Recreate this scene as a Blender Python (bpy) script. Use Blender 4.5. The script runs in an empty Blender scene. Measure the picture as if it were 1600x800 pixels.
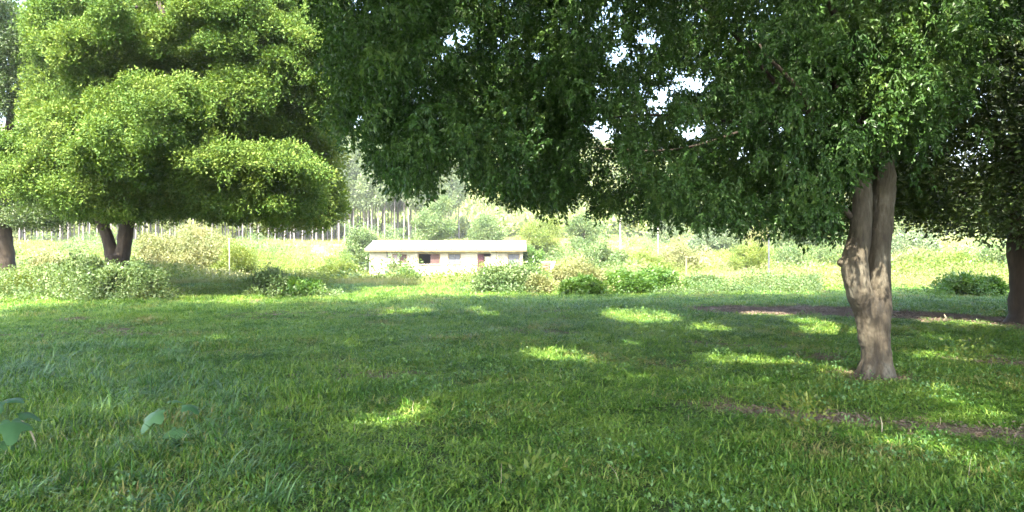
import bpy, bmesh, math, random
import numpy as np
from mathutils import Vector, Matrix, noise
S = bpy.context.scene
C = S.collection
R = math.radians
random.seed(7)
rng = np.random.default_rng(7)

# ------------------------------------------------------------------ camera, sky, sun, exposure
F = 1150.0; HZ = 385.0; EYE = 1.6
cam_d = bpy.data.cameras.new("camera"); cam = bpy.data.objects.new("camera", cam_d); C.objects.link(cam)
cam.location = (0, 0, EYE); cam.rotation_euler = (R(90) - math.atan(15 / F), 0, 0)
cam_d.sensor_width = 36; cam_d.lens = 36 * F / 1600; cam_d.clip_start = 0.05; cam_d.clip_end = 8000
S.camera = cam
SUN_EL = R(55); SUN_AZ = R(14)          # the sun stands behind the camera, a little to the left
hx, hy = math.sin(SUN_AZ), math.cos(SUN_AZ)   # where its light travels, seen from above
SUND = Vector((hx * math.cos(SUN_EL), hy * math.cos(SUN_EL), -math.sin(SUN_EL)))
w = bpy.data.worlds.new("World"); S.world = w; w.use_nodes = True
nt = w.node_tree; bg = nt.nodes["Background"]
sky = nt.nodes.new("ShaderNodeTexSky"); sky.sky_type = 'NISHITA'; sky.sun_disc = False
sky.sun_elevation = SUN_EL; sky.sun_rotation = math.atan2(-hx, -hy)
sky.air_density = 1.0; sky.dust_density = 4.0; sky.ozone_density = 1.0
nt.links.new(sky.outputs[0], bg.inputs[0]); bg.inputs[1].default_value = 0.15
sl = bpy.data.lights.new("sun", 'SUN'); sun = bpy.data.objects.new("sun", sl); C.objects.link(sun)
sl.energy = 3.4; sl.angle = R(0.6); sl.color = (1.0, 0.93, 0.78)
sun.rotation_euler = SUND.to_track_quat('-Z', 'Y').to_euler()
S.render.engine = 'CYCLES'
S.view_settings.view_transform = 'Standard'; S.view_settings.look = 'None'
S.view_settings.exposure = 3.4; S.view_settings.gamma = 1.0; S.view_settings.use_curve_mapping = False
S.cycles.max_bounces = 8; S.cycles.transparent_max_bounces = 8; S.cycles.transmission_bounces = 4

# ------------------------------------------------------------------ helpers
def at(px, py, d):
    """world point seen at photo pixel (px, py) at distance d in front of the camera"""
    return Vector(((px - 800) / F * d, d, EYE + (HZ - py) / F * d))
def gnd(px, py):
    d = EYE * F / (py - HZ); return ((px - 800) / F * d, d)
def tag(o, label=None, cat=None, group=None, kind=None):
    if label: o['label'] = label
    if cat: o['category'] = cat
    if group: o['group'] = group
    if kind: o['kind'] = kind
    return o
def empty(name, loc, rz=0.0, **k):
    o = bpy.data.objects.new(name, None); C.objects.link(o); o.location = loc; o.rotation_euler = (0, 0, rz)
    o.empty_display_size = 0.3
    return tag(o, **k)
def link(name, me, parent=None, mat=None):
    o = bpy.data.objects.new(name, me); C.objects.link(o)
    if parent: o.parent = parent
    if mat is not None: me.materials.clear(); me.materials.append(mat)
    return o
def mesh_np(name, V, Fc, smooth=False):
    me = bpy.data.meshes.new(name); me.from_pydata([tuple(v) for v in V], [], [tuple(f) for f in Fc]); me.update()
    if smooth: me.shade_smooth()
    return me
def copy_tree(o, parent=None):
    c = o.copy(); C.objects.link(c)
    if parent: c.parent = parent
    for ch in list(o.children): copy_tree(ch, c)
    return c
def sstep(a, b, x):
    t = np.clip((np.asarray(x, float) - a) / (b - a), 0, 1); return t * t * (3 - 2 * t)
class VN:            # cheap value noise for numpy arrays
    def __init__(s, seed): s.t = np.random.default_rng(seed).random((64, 64))
    def __call__(s, x, y):
        x = np.asarray(x, float); y = np.asarray(y, float)
        xi = np.floor(x).astype(int); yi = np.floor(y).astype(int); fx = x - xi; fy = y - yi
        fx = fx * fx * (3 - 2 * fx); fy = fy * fy * (3 - 2 * fy)
        g = lambda a, b: s.t[a % 64, b % 64]
        return (g(xi, yi) * (1 - fx) + g(xi + 1, yi) * fx) * (1 - fy) + (g(xi, yi + 1) * (1 - fx) + g(xi + 1, yi + 1) * fx) * fy
n1, n2, n3, n4 = VN(1), VN(2), VN(3), VN(4)

# ------------------------------------------------------------------ materials
def newmat(name):
    m = bpy.data.materials.new(name); m.use_nodes = True; nt = m.node_tree; nt.nodes.clear()
    return m, nt, nt.nodes.new, nt.links.new
def ramp(N, stops):
    r = N("ShaderNodeValToRGB"); e = r.color_ramp.elements
    while len(e) > 1: e.remove(e[-1])
    e[0].position = stops[0][0]; e[0].color = (*stops[0][1], 1)
    for p, c in stops[1:]:
        q = e.new(p); q.color = (*c, 1)
    return r
def leaf_mat(name, cols, dry=None, isl=0.3, rough=0.45, transl=0.35, nscale=0.35, tr_tint=(1.25, 1.2, 0.45), spec=0.5, dry_amt=(0.6, 0.75)):
    """foliage: colour varies per leaf cluster and in broad patches; part of the light passes through the blade"""
    m, nt, N, L = newmat(name)
    oi = N("ShaderNodeObjectInfo"); geo = N("ShaderNodeNewGeometry")
    no = N("ShaderNodeTexNoise"); no.inputs["Scale"].default_value = nscale; no.inputs["Detail"].default_value = 5
    L(geo.outputs["Position"], no.inputs["Vector"])
    ad = N("ShaderNodeMath"); ad.operation = 'MULTIPLY_ADD'; L(oi.outputs["Random"], ad.inputs[0]); ad.inputs[1].default_value = 0.5
    L(no.outputs["Fac"], ad.inputs[2])
    rnd = N("ShaderNodeMath"); rnd.operation = 'MULTIPLY_ADD'; L(geo.outputs["Random Per Island"], rnd.inputs[0]); rnd.inputs[1].default_value = isl
    L(ad.outputs[0], rnd.inputs[2])
    mr = N("ShaderNodeMapRange"); mr.inputs[1].default_value = 0.45; mr.inputs[2].default_value = 1.35; L(rnd.outputs[0], mr.inputs[0])
    n = len(cols); r = ramp(N, [(i / (n - 1), c) for i, c in enumerate(cols)]); L(mr.outputs[0], r.inputs[0])
    col = r.outputs[0]
    if dry:
        nd = N("ShaderNodeTexNoise"); nd.inputs["Scale"].default_value = 0.55; nd.inputs["Detail"].default_value = 6; nd.inputs["Roughness"].default_value = 0.65
        L(geo.outputs["Position"], nd.inputs["Vector"])
        a2 = N("ShaderNodeMath"); a2.operation = 'MULTIPLY_ADD'; L(geo.outputs["Random Per Island"], a2.inputs[0]); a2.inputs[1].default_value = 0.22; L(nd.outputs["Fac"], a2.inputs[2])
        m2 = N("ShaderNodeMapRange"); m2.inputs[1].default_value = dry_amt[0]; m2.inputs[2].default_value = dry_amt[1]; L(a2.outputs[0], m2.inputs[0])
        mx = N("ShaderNodeMixRGB"); L(m2.outputs[0], mx.inputs[0]); L(col, mx.inputs[1]); mx.inputs[2].default_value = (*dry, 1); col = mx.outputs[0]
    p = N("ShaderNodeBsdfPrincipled"); L(col, p.inputs["Base Color"]); p.inputs["Roughness"].default_value = rough
    p.inputs["Specular IOR Level"].default_value = spec
    tc = N("ShaderNodeMixRGB"); tc.blend_type = 'MULTIPLY'; tc.inputs[0].default_value = 1; L(col, tc.inputs[1]); tc.inputs[2].default_value = (*tr_tint, 1)
    t = N("ShaderNodeBsdfTranslucent"); L(tc.outputs[0], t.inputs[0])
    mix = N("ShaderNodeMixShader"); mix.inputs[0].default_value = transl; L(p.outputs[0], mix.inputs[1]); L(t.outputs[0], mix.inputs[2])
    o = N("ShaderNodeOutputMaterial"); L(mix.outputs[0], o.inputs[0]); return m
def bark_mat(name, stops, scale=6, zs=0.25, bump=0.5, rough=0.9):
    m, nt, N, L = newmat(name)
    tc = N("ShaderNodeTexCoord"); mp = N("ShaderNodeMapping"); mp.inputs["Scale"].default_value = (1, 1, zs); L(tc.outputs["Object"], mp.inputs[0])
    n = N("ShaderNodeTexNoise"); n.inputs["Scale"].default_value = scale; n.inputs["Detail"].default_value = 8; n.inputs["Roughness"].default_value = 0.65; L(mp.outputs[0], n.inputs["Vector"])
    b = N("ShaderNodeTexNoise"); b.inputs["Scale"].default_value = 1.6; b.inputs["Detail"].default_value = 4; L(tc.outputs["Object"], b.inputs["Vector"])
    mx = N("ShaderNodeMath"); mx.operation = 'MULTIPLY_ADD'; L(b.outputs["Fac"], mx.inputs[0]); mx.inputs[1].default_value = 0.8
    h = N("ShaderNodeMath"); h.operation = 'MULTIPLY'; h.inputs[1].default_value = 0.55; L(n.outputs["Fac"], h.inputs[0]); L(h.outputs[0], mx.inputs[2])
    r = ramp(N, stops); L(mx.outputs[0], r.inputs[0])
    w = N("ShaderNodeTexNoise"); w.inputs["Scale"].default_value = 34; w.inputs["Detail"].default_value = 6; L(mp.outputs[0], w.inputs["Vector"])
    bp = N("ShaderNodeBump"); bp.inputs["Strength"].default_value = bump; bp.inputs["Distance"].default_value = 0.02; L(w.outputs["Fac"], bp.inputs["Height"])
    p = N("ShaderNodeBsdfPrincipled"); L(r.outputs[0], p.inputs["Base Color"]); p.inputs["Roughness"].default_value = rough; L(bp.outputs[0], p.inputs["Normal"])
    o = N("ShaderNodeOutputMaterial"); L(p.outputs[0], o.inputs[0]); return m
def plain_mat(name, c, rough=0.8, var=0.25, scale=3, bump=0.2, c2=None):
    m, nt, N, L = newmat(name)
    tc = N("ShaderNodeTexCoord"); n = N("ShaderNodeTexNoise"); n.inputs["Scale"].default_value = scale; n.inputs["Detail"].default_value = 7; n.inputs["Roughness"].default_value = 0.65
    L(tc.outputs["Object"], n.inputs["Vector"])
    c2 = c2 or tuple(v * (1 - var) for v in c)
    r = ramp(N, [(0.35, c2), (0.62, c)]); L(n.outputs["Fac"], r.inputs[0])
    bp = N("ShaderNodeBump"); bp.inputs["Strength"].default_value = bump; bp.inputs["Distance"].default_value = 0.01; L(n.outputs["Fac"], bp.inputs["Height"])
    p = N("ShaderNodeBsdfPrincipled"); L(r.outputs[0], p.inputs["Base Color"]); p.inputs["Roughness"].default_value = rough; L(bp.outputs[0], p.inputs["Normal"])
    o = N("ShaderNodeOutputMaterial"); L(p.outputs[0], o.inputs[0]); return m

M_grass = leaf_mat("grass_blades", [(0.018, 0.060, 0.008), (0.048, 0.128, 0.017), (0.098, 0.20, 0.027), (0.20, 0.30, 0.055)], dry=(0.30, 0.25, 0.10), isl=.75, spec=.3, rough=0.4, transl=0.3, nscale=0.9, dry_amt=(0.68, 0.84), tr_tint=(1.2, 1.2, 0.5))
M_grass_b = leaf_mat("grass_bluish", [(0.030, 0.090, 0.024), (0.055, 0.145, 0.040), (0.095, 0.20, 0.055), (0.15, 0.26, 0.07)], isl=.6, rough=0.4, transl=0.3, nscale=1.2)
M_weed = leaf_mat("tall_weeds", [(0.09, 0.14, 0.04), (0.16, 0.19, 0.055), (0.25, 0.25, 0.09), (0.35, 0.31, 0.15)], rough=0.55, transl=0.35, nscale=0.25)
M_seed = plain_mat("seed_heads", (0.34, 0.27, 0.20), 0.9)
M_leaf_near = leaf_mat("leaves_near_tree", [(0.017, 0.046, 0.012), (0.032, 0.080, 0.018), (0.054, 0.115, 0.025), (0.098, 0.16, 0.038)], rough=0.42, transl=0.32, nscale=0.8, spec=.3)
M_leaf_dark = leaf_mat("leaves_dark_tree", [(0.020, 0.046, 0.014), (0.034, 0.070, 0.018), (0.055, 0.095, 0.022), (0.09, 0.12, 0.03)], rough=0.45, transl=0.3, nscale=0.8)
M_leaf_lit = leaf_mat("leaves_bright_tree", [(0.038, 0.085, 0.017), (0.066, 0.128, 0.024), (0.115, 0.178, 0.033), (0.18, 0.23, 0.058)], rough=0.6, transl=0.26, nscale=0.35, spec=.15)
M_leaf_yel = leaf_mat("leaves_yellow_green", [(0.07, 0.12, 0.02), (0.10, 0.16, 0.025), (0.15, 0.20, 0.035), (0.20, 0.23, 0.05)], rough=0.5, transl=0.4, nscale=0.5)
M_leaf_euc = leaf_mat("leaves_grey_green", [(0.07, 0.11, 0.055), (0.10, 0.15, 0.07), (0.14, 0.19, 0.09), (0.18, 0.22, 0.11)], rough=0.5, transl=0.3, nscale=0.1)
M_leaf_shrub = leaf_mat("leaves_shrub", [(0.05, 0.10, 0.035), (0.08, 0.14, 0.045), (0.12, 0.18, 0.06), (0.18, 0.21, 0.09)], rough=0.5, transl=0.35, nscale=0.8)
M_leaf_green = leaf_mat("leaves_fresh_green", [(0.035, 0.10, 0.015), (0.06, 0.14, 0.022), (0.095, 0.18, 0.03), (0.15, 0.22, 0.045)], rough=0.45, transl=0.4, nscale=0.8)
M_leaf_olive = leaf_mat("leaves_olive_dry", [(0.09, 0.12, 0.045), (0.14, 0.17, 0.06), (0.20, 0.21, 0.085), (0.28, 0.24, 0.12)], rough=0.6, transl=0.3, nscale=0.6)
M_leaf_big = leaf_mat("leaves_broad_bluish", [(0.035, 0.10, 0.04), (0.05, 0.13, 0.05), (0.07, 0.16, 0.06), (0.085, 0.18, 0.07)], isl=.3, rough=0.5, spec=.3, transl=0.25, nscale=9.0, tr_tint=(1.0, 1.1, 0.7))
M_bark = bark_mat("bark_grey_brown", [(0.45, (0.014, 0.011, 0.007)), (0.60, (0.040, 0.031, 0.019)), (0.72, (0.075, 0.062, 0.041)), (0.84, (0.14, 0.125, 0.092))], scale=13, zs=0.22, bump=1.0)
M_bark_d = bark_mat("bark_dark_brown", [(0.45, (0.012, 0.009, 0.006)), (0.68, (0.035, 0.025, 0.017)), (0.88, (0.075, 0.055, 0.04))], scale=9, zs=0.2)
M_bark_e = bark_mat("bark_pale", [(0.4, (0.08, 0.07, 0.066)), (0.85, (0.20, 0.185, 0.175))], scale=3)
M_litter = plain_mat("fallen_leaves", (0.22, 0.165, 0.12), 0.85, scale=9, c2=(0.07, 0.05, 0.036))
M_wallw = plain_mat("whitewashed_wall", (0.36, 0.34, 0.29), 0.9, scale=1.2, c2=(0.24, 0.21, 0.16))
M_roof = plain_mat("fibre_cement_roof", (0.15, 0.146, 0.142), 0.9, scale=2.2, c2=(0.075, 0.07, 0.066))
M_fascia = plain_mat("weathered_wood_fascia", (0.22, 0.17, 0.09), 0.9)
M_dark = plain_mat("dark_interior", (0.03, 0.03, 0.028), 0.9)
M_shut = plain_mat("brown_shutter", (0.07, 0.035, 0.03), 0.7)
M_shutw = plain_mat("pale_shutter", (0.20, 0.16, 0.175), 0.7)
M_shutg = plain_mat("grey_steel_shutter", (0.085, 0.092, 0.108), 0.6)
M_maroon = plain_mat("maroon_door", (0.06, 0.012, 0.02), 0.6)
M_conc = plain_mat("pale_concrete", (0.40, 0.37, 0.33), 0.85, scale=5, c2=(0.26, 0.235, 0.21))
M_brick = plain_mat("reddish_brick", (0.36, 0.17, 0.12), 0.9, scale=6, c2=(0.24, 0.12, 0.09))
M_stalk = plain_mat("dry_stalk", (0.42, 0.36, 0.24), 0.8, scale=12)

# ------------------------------------------------------------------ terrain
def tz(x, y):
    x = np.asarray(x, float); y = np.asarray(y, float)
    near = 0.10 * (n1(x * 0.35 + 9, y * 0.35 + 3) - 0.5) + 0.05 * (n2(x * 1.3, y * 1.3) - 0.5)
    z = near * sstep(1, 4, y + 0 * x) + 0
    z = z - 1.25 * sstep(30, 52, y) * np.exp(-((x + 5) / 13) ** 2) * (1 - sstep(75, 110, y))
    z = z + 2.6 * sstep(68, 130, y)
    z = z + 62 * sstep(130, 420, y) * (0.75 + 0.5 * n3(x * 0.006 + 5, y * 0.004)) * (1 - 0.45 * sstep(-50, 150, x))
    z = z + 70 * sstep(450, 1300, y) * (0.55 + 0.8 * n4(x * 0.0022 + 2, y * 0.001))
    return z
def tz1(x, y): return float(tz(x, y))
def strip_mask(x, y, P, hw, soft=0.5):
    x = np.asarray(x, float); y = np.asarray(y, float); best = np.full(np.broadcast(x, y).shape, 1e9)
    for a, b in zip(P[:-1], P[1:]):
        ax, ay = a; bx, by = b; dx, dy = bx - ax, by - ay
        t = np.clip(((x - ax) * dx + (y - ay) * dy) / (dx * dx + dy * dy), 0, 1)
        best = np.minimum(best, np.hypot(x - ax - t * dx, y - ay - t * dy))
    return 1 - sstep(hw * (1 - soft), hw * (1 + soft), best)
STR_A = [gnd(1150, 484), gnd(1300, 487), gnd(1450, 495), gnd(1620, 509), (14, 14.5), (22, 12)]
STR_B = [gnd(1120, 628), gnd(1250, 643), gnd(1400, 660), gnd(1600, 684), (6.5, 5.4), (12, 4)]
def bare(x, y):
    x = np.asarray(x, float); y = np.asarray(y, float)
    j = (n1(x * 2.1, y * 2.1) - 0.5) * 0.5; k = (n2(x * 3.3 + 4, y * 3.3) - 0.5) * 0.35
    b = strip_mask(x + j, y + k, STR_A, 1.5, 0.45)
    b = np.maximum(b, strip_mask(x + j, y + k, STR_B, 0.27, 0.8) * (0.55 + 0.75 * n2(x * 1.7, y * 1.7)))
    for px, py, rx, ry in [(605, 590, .75, .28), (1590, 566, .9, .6), (1290, 560, .5, .35), (120, 500, .5, .4), (380, 470, .9, .7), (1150, 540, .7, .3)]:
        cx, cy = gnd(px, py)
        b = np.maximum(b, (1 - sstep(0.5, 1.4, np.hypot((x + j - cx) / rx, (y + k - cy) / ry))) * 0.8)
    b = np.maximum(b, 0.75 * (1 - sstep(0.3, 0.75, np.hypot(x - 4.45, y - 9.05))))
    b = np.maximum(b, 0.55 * sstep(0.72, 0.9, n3(x * 0.9 + 3, y * 0.9)) * sstep(8, 11, y))
    return np.clip(b, 0, 1)
def axis(segs):
    out = [segs[0][0]]
    for a, b, st in segs:
        n = max(1, int(round((b - a) / st))); out += list(np.linspace(a, b, n + 1)[1:])
    return np.array(out)
xs = axis([(-2500, -400, 300), (-400, -120, 20), (-120, -40, 5), (-40, -16, 1), (-16, 16, 0.16), (16, 40, 1), (40, 120, 5), (120, 400, 20), (400, 2500, 300)])
ys = axis([(-1500, -100, 200), (-100, -10, 10), (-10, 3, 1), (3, 20, 0.14), (20, 32, 0.5), (32, 140, 2), (140, 480, 12), (480, 1500, 60), (1500, 4000, 500)])
X, Y = np.meshgrid(xs, ys); Z = tz(X, Y); nx, ny = len(xs), len(ys)
V = np.stack([X.ravel(), Y.ravel(), Z.ravel()], 1)
I = np.arange(nx * ny).reshape(ny, nx)
Q = np.stack([I[:-1, :-1].ravel(), I[:-1, 1:].ravel(), I[1:, 1:].ravel(), I[1:, :-1].ravel()], 1)
me = bpy.data.meshes.new("ground"); me.vertices.add(len(V)); me.vertices.foreach_set("co", V.ravel())
me.loops.add(Q.size); me.loops.foreach_set("vertex_index", Q.ravel().astype(np.int32))
me.polygons.add(len(Q)); me.polygons.foreach_set("loop_start", (np.arange(len(Q)) * 4).astype(np.int32)); me.update(calc_edges=True); me.shade_smooth()
at_ = me.attributes.new("bare", 'FLOAT', 'POINT'); at_.data.foreach_set("value", bare(X, Y).ravel().astype(np.float32))
m, nt, N, L = newmat("ground_soil_and_turf")
geo = N("ShaderNodeNewGeometry"); na = N("ShaderNodeAttribute"); na.attribute_name = "bare"
nb = N("ShaderNodeTexNoise"); nb.inputs["Scale"].default_value = 7; nb.inputs["Detail"].default_value = 9; nb.inputs["Roughness"].default_value = 0.7; L(geo.outputs["Position"], nb.inputs["Vector"])
nl = N("ShaderNodeTexNoise"); nl.inputs["Scale"].default_value = 0.12; nl.inputs["Detail"].default_value = 8; L(geo.outputs["Position"], nl.inputs["Vector"])
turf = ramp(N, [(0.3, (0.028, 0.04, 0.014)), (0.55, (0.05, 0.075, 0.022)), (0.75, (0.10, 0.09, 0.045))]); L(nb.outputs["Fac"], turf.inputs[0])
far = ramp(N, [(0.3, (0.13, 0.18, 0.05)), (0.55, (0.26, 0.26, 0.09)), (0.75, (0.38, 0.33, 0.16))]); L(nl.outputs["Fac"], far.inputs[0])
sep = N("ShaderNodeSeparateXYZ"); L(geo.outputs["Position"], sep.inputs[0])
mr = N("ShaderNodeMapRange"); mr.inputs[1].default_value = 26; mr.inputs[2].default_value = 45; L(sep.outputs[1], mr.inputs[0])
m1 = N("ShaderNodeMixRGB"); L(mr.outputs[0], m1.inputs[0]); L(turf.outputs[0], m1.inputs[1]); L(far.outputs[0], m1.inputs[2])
soil = ramp(N, [(0.3, (0.09, 0.060, 0.043)), (0.5, (0.21, 0.145, 0.10)), (0.72, (0.38, 0.27, 0.19))]); L(nb.outputs["Fac"], soil.inputs[0])
m2 = N("ShaderNodeMixRGB"); L(na.outputs["Fac"], m2.inputs[0]); L(m1.outputs[0], m2.inputs[1]); L(soil.outputs[0], m2.inputs[2])
bp = N("ShaderNodeBump"); bp.inputs["Strength"].default_value = 0.8; bp.inputs["Distance"].default_value = 0.04; L(nb.outputs["Fac"], bp.inputs["Height"])
p = N("ShaderNodeBsdfPrincipled"); L(m2.outputs[0], p.inputs["Base Color"]); p.inputs["Roughness"].default_value = 0.95; p.inputs["Specular IOR Level"].default_value = 0.2; L(bp.outputs[0], p.inputs["Normal"])
o = N("ShaderNodeOutputMaterial"); L(p.outputs[0], o.inputs[0])
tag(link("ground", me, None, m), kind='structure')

# ------------------------------------------------------------------ foliage pieces (source meshes, never placed singly)
def leaf_geo(V, Fc, base, d, n, ln, wd, fold=0.25, detail=True):
    """one pointed leaf: base point, direction d, face normal n"""
    s = d.cross(n)
    if s.length < 1e-5: s = Vector((1, 0, 0))
    s.normalize(); n = s.cross(d).normalized(); i = len(V)
    if detail:
        V += [base, base + d * ln * .45 + s * wd * .5 + n * wd * fold, base + d * ln - n * ln * .12, base + d * ln * .45 - s * wd * .5 + n * wd * fold, base + d * ln * .5]
        Fc += [(i, i + 1, i + 4), (i + 1, i + 2, i + 4), (i + 2, i + 3, i + 4), (i + 3, i, i + 4)]
    else:
        V += [base, base + d * ln * .45 + s * wd * .5, base + d * ln, base + d * ln * .45 - s * wd * .5]
        Fc += [(i, i + 1, i + 2, i + 3)]
def rv(): 
    while True:
        v = Vector((random.uniform(-1, 1), random.uniform(-1, 1), random.uniform(-1, 1)))
        if 0.05 < v.length < 1: return v.normalized()
def spray(seed, nleaf=34, length=0.42, ln=0.075, wd=0.034, stems=3):
    """hanging twig with leaves"""
    random.seed(seed); V = []; Fc = []
    for s in range(stems):
        a = random.uniform(0, 6.28); out = Vector((math.cos(a), math.sin(a), 0)); L_ = length * random.uniform(.6, 1.15)
        pts = []
        for k in range(7):
            t = k / 6; pts.append(out * (0.5 * L_ * math.sin(t * 1.5)) + Vector((0, 0, -L_ * t * t * 0.9)))
        for a_, b_ in zip(pts[:-1], pts[1:]):
            i = len(V); q = Vector((0.003, 0, 0)); q2 = Vector((0, 0.003, 0)); V += [a_ - q, a_ + q, b_ + q * .7, b_ - q * .7]; Fc += [(i, i + 1, i + 2, i + 3)]
        for k in range(nleaf // stems):
            t = random.uniform(0.12, 1) * 5.99; j = int(t); base = pts[j].lerp(pts[j + 1], t - j)
            d = (rv() * 0.75 + out * 0.35 + Vector((0, 0, -0.75))).normalized(); n = (rv() * 0.9 + Vector((0, 0, 1))).normalized()
            f = random.uniform(.7, 1.25); leaf_geo(V, Fc, base, d, n, ln * f, wd * f)
    return V, Fc
def puff(seed, nleaf=40, rad=0.32, ln=0.11, wd=0.05, up=0.5, flat=0.8, detail=False):
    """rounded spray of leaves at a branch end, +Z is outward"""
    random.seed(seed); V = []; Fc = []
    for k in range(nleaf):
        o_ = rv(); r = rad * random.uniform(.3, 1) ** .6; base = Vector((o_.x * r, o_.y * r, o_.z * r * flat))
        d = (o_ * 0.8 + rv() * .7 + Vector((0, 0, up * .3))).normalized(); n = (rv() * .8 + Vector((0, 0, up + .3)) + o_ * .4).normalized()
        f = random.uniform(.7, 1.3); leaf_geo(V, Fc, base, d, n, ln * f, wd * f, detail=detail)
    return V, Fc
def tuft(seed, nb=150, rad=0.22, h=(0.05, 0.13), wd=0.006, bend=0.7, segs=3, upright=0.0):
    random.seed(seed); V = []; Fc = []
    for b in range(nb):
        a = random.uniform(0, 6.28); r = rad * math.sqrt(random.random()); base = Vector((r * math.cos(a), r * math.sin(a), -0.01))
        L_ = random.uniform(*h); a2 = random.uniform(0, 6.28); o_ = Vector((math.cos(a2), math.sin(a2), 0)); s = Vector((-o_.y, o_.x, 0))
        bd = bend * random.uniform(.3, 1.4) * (1 - upright); lean = random.uniform(0, .5) * (1 - upright); w_ = wd * random.uniform(.7, 1.3)
        i = len(V); p_ = base.copy(); ang = lean
        for k in range(segs + 1):
            t = k / segs; ww = w_ * (1 - t ** 1.7) * .5
            if k == segs: V.append(p_.copy())
            else: V += [p_ - s * ww, p_ + s * ww]
            ang += bd / segs * (1 + t); st = L_ / segs
            p_ = p_ + (o_ * math.sin(ang) + Vector((0, 0, math.cos(ang)))) * st
        for k in range(segs - 1): Fc.append((i + 2 * k, i + 2 * k + 1, i + 2 * k + 3, i + 2 * k + 2))
        Fc.append((i + 2 * segs - 2, i + 2 * segs - 1, i + 2 * segs))
    return V, Fc
def src(name, VF, mat, smooth=False):
    me = mesh_np(name, VF[0], VF[1], smooth)
    for mm in (mat if isinstance(mat, (list, tuple)) else [mat]): me.materials.append(mm)
    return bpy.data.objects.new(name, me)          # not linked to the scene: only a source for scattering
GROUPS = {}
def scatter_group(key, srcs):
    if key in GROUPS: return GROUPS[key]
    g = bpy.data.node_groups.new("scatter_" + key, 'GeometryNodeTree')
    g.interface.new_socket("Geometry", in_out='INPUT', socket_type='NodeSocketGeometry')
    g.interface.new_socket("Geometry", in_out='OUTPUT', socket_type='NodeSocketGeometry')
    N = g.nodes.new; L = g.links.new
    gi = N("NodeGroupInput"); go = N("NodeGroupOutput"); jn = N("GeometryNodeJoinGeometry")
    for s in srcs:
        oi = N("GeometryNodeObjectInfo"); oi.inputs["Object"].default_value = s; oi.inputs["As Instance"].default_value = False
        ti = N("GeometryNodeGeometryToInstance"); L(oi.outputs["Geometry"], ti.inputs[0]); L(ti.outputs[0], jn.inputs[0])
    ip = N("GeometryNodeInstanceOnPoints"); L(gi.outputs[0], ip.inputs["Points"]); L(jn.outputs[0], ip.inputs["Instance"]); ip.inputs["Pick Instance"].default_value = True
    def attr(nm, t):
        a = N("GeometryNodeInputNamedAttribute"); a.data_type = t; a.inputs["Name"].default_value = nm; return a.outputs["Attribute"]
    L(attr("vi", 'INT'), ip.inputs["Instance Index"])
    er = N("FunctionNodeEulerToRotation"); L(attr("rot", 'FLOAT_VECTOR'), er.inputs[0]); L(er.outputs[0], ip.inputs["Rotation"])
    L(attr("scl", 'FLOAT_VECTOR'), ip.inputs["Scale"])
    L(ip.outputs[0], go.inputs[0]); GROUPS[key] = g; return g
def scatter(name, key, srcs, P, rot, scl, parent=None, vi=None):
    """P n*3 points (relative to the parent), rot n*3 euler, scl n or n*3"""
    P = np.asarray(P, np.float32); n = len(P); scl = np.asarray(scl, np.float32)
    if scl.ndim == 1: scl = np.repeat(scl[:, None], 3, 1)
    me = bpy.data.meshes.new(name); me.vertices.add(n); me.vertices.foreach_set("co", P.ravel())
    me.attributes.new("rot", 'FLOAT_VECTOR', 'POINT').data.foreach_set("vector", np.asarray(rot, np.float32).ravel())
    me.attributes.new("scl", 'FLOAT_VECTOR', 'POINT').data.foreach_set("vector", scl.ravel())
    if vi is None: vi = rng.integers(0, len(srcs), n)
    me.attributes.new("vi", 'INT', 'POINT').data.foreach_set("value", np.asarray(vi, np.int32))
    o = link(name, me, parent); md = o.modifiers.new("scatter", 'NODES'); md.node_group = scatter_group(key, srcs); return o
def rot_outward(D, spin=True, amt=1.0):
    """euler turning +Z towards directions D"""
    D = np.asarray(D, float); D = D / (np.linalg.norm(D, axis=1, keepdims=True) + 1e-9)
    th = np.arccos(np.clip(D[:, 2], -1, 1)) * amt; ph = np.arctan2(D[:, 1], D[:, 0])
    # R = Rz(ph) Ry(th) Rz(spin); euler XYZ order applies X, then Y, then Z: drop the spin, add jitter
    return np.stack([rng.normal(0, .25, len(D)), th + rng.normal(0, .2, len(D)), ph], 1)

SP_near = [src("spray_near_%d" % i, spray(100 + i, 48, .29, .058, .032, 4), M_leaf_near) for i in range(5)]
PF_dark = [src("puff_dark_%d" % i, puff(200 + i, 34, .34, .10, .045, detail=True), M_leaf_dark) for i in range(5)]
PF_lit = [src("puff_lit_%d" % i, puff(220 + i, 74, .36, .085, .045), M_leaf_lit) for i in range(5)]
PF_lit += [src("spray_lit_%d" % i, spray(230 + i, 84, .55, .085, .044, 5), M_leaf_lit) for i in range(4)]
PF_yel = [src("puff_yel_%d" % i, puff(240 + i, 44, .38, .11, .045), M_leaf_yel) for i in range(4)]
PF_euc = [src("puff_euc_%d" % i, puff(260 + i, 44, .75, .30, .11, up=-.2), M_leaf_euc) for i in range(4)]
PF_shr = [src("puff_shr_%d" % i, puff(280 + i, 40, .20, .075, .035), M_leaf_shrub) for i in range(4)]
PF_grn = [src("puff_grn_%d" % i, puff(300 + i, 40, .20, .09, .04), M_leaf_green) for i in range(4)]
PF_olv = [src("puff_olv_%d" % i, puff(320 + i, 40, .20, .07, .03), M_leaf_olive) for i in range(4)]
M_leaf_far = leaf_mat("leaves_far", [(0.09, 0.13, 0.04), (0.13, 0.18, 0.055), (0.18, 0.22, 0.075), (0.25, 0.26, 0.10)], rough=0.7, transl=0.25, nscale=0.03, spec=.2)
PF_far = [src("puff_far_%d" % i, puff(340 + i, 46, 1.6, .7, .4), M_leaf_far) for i in range(4)]

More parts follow.
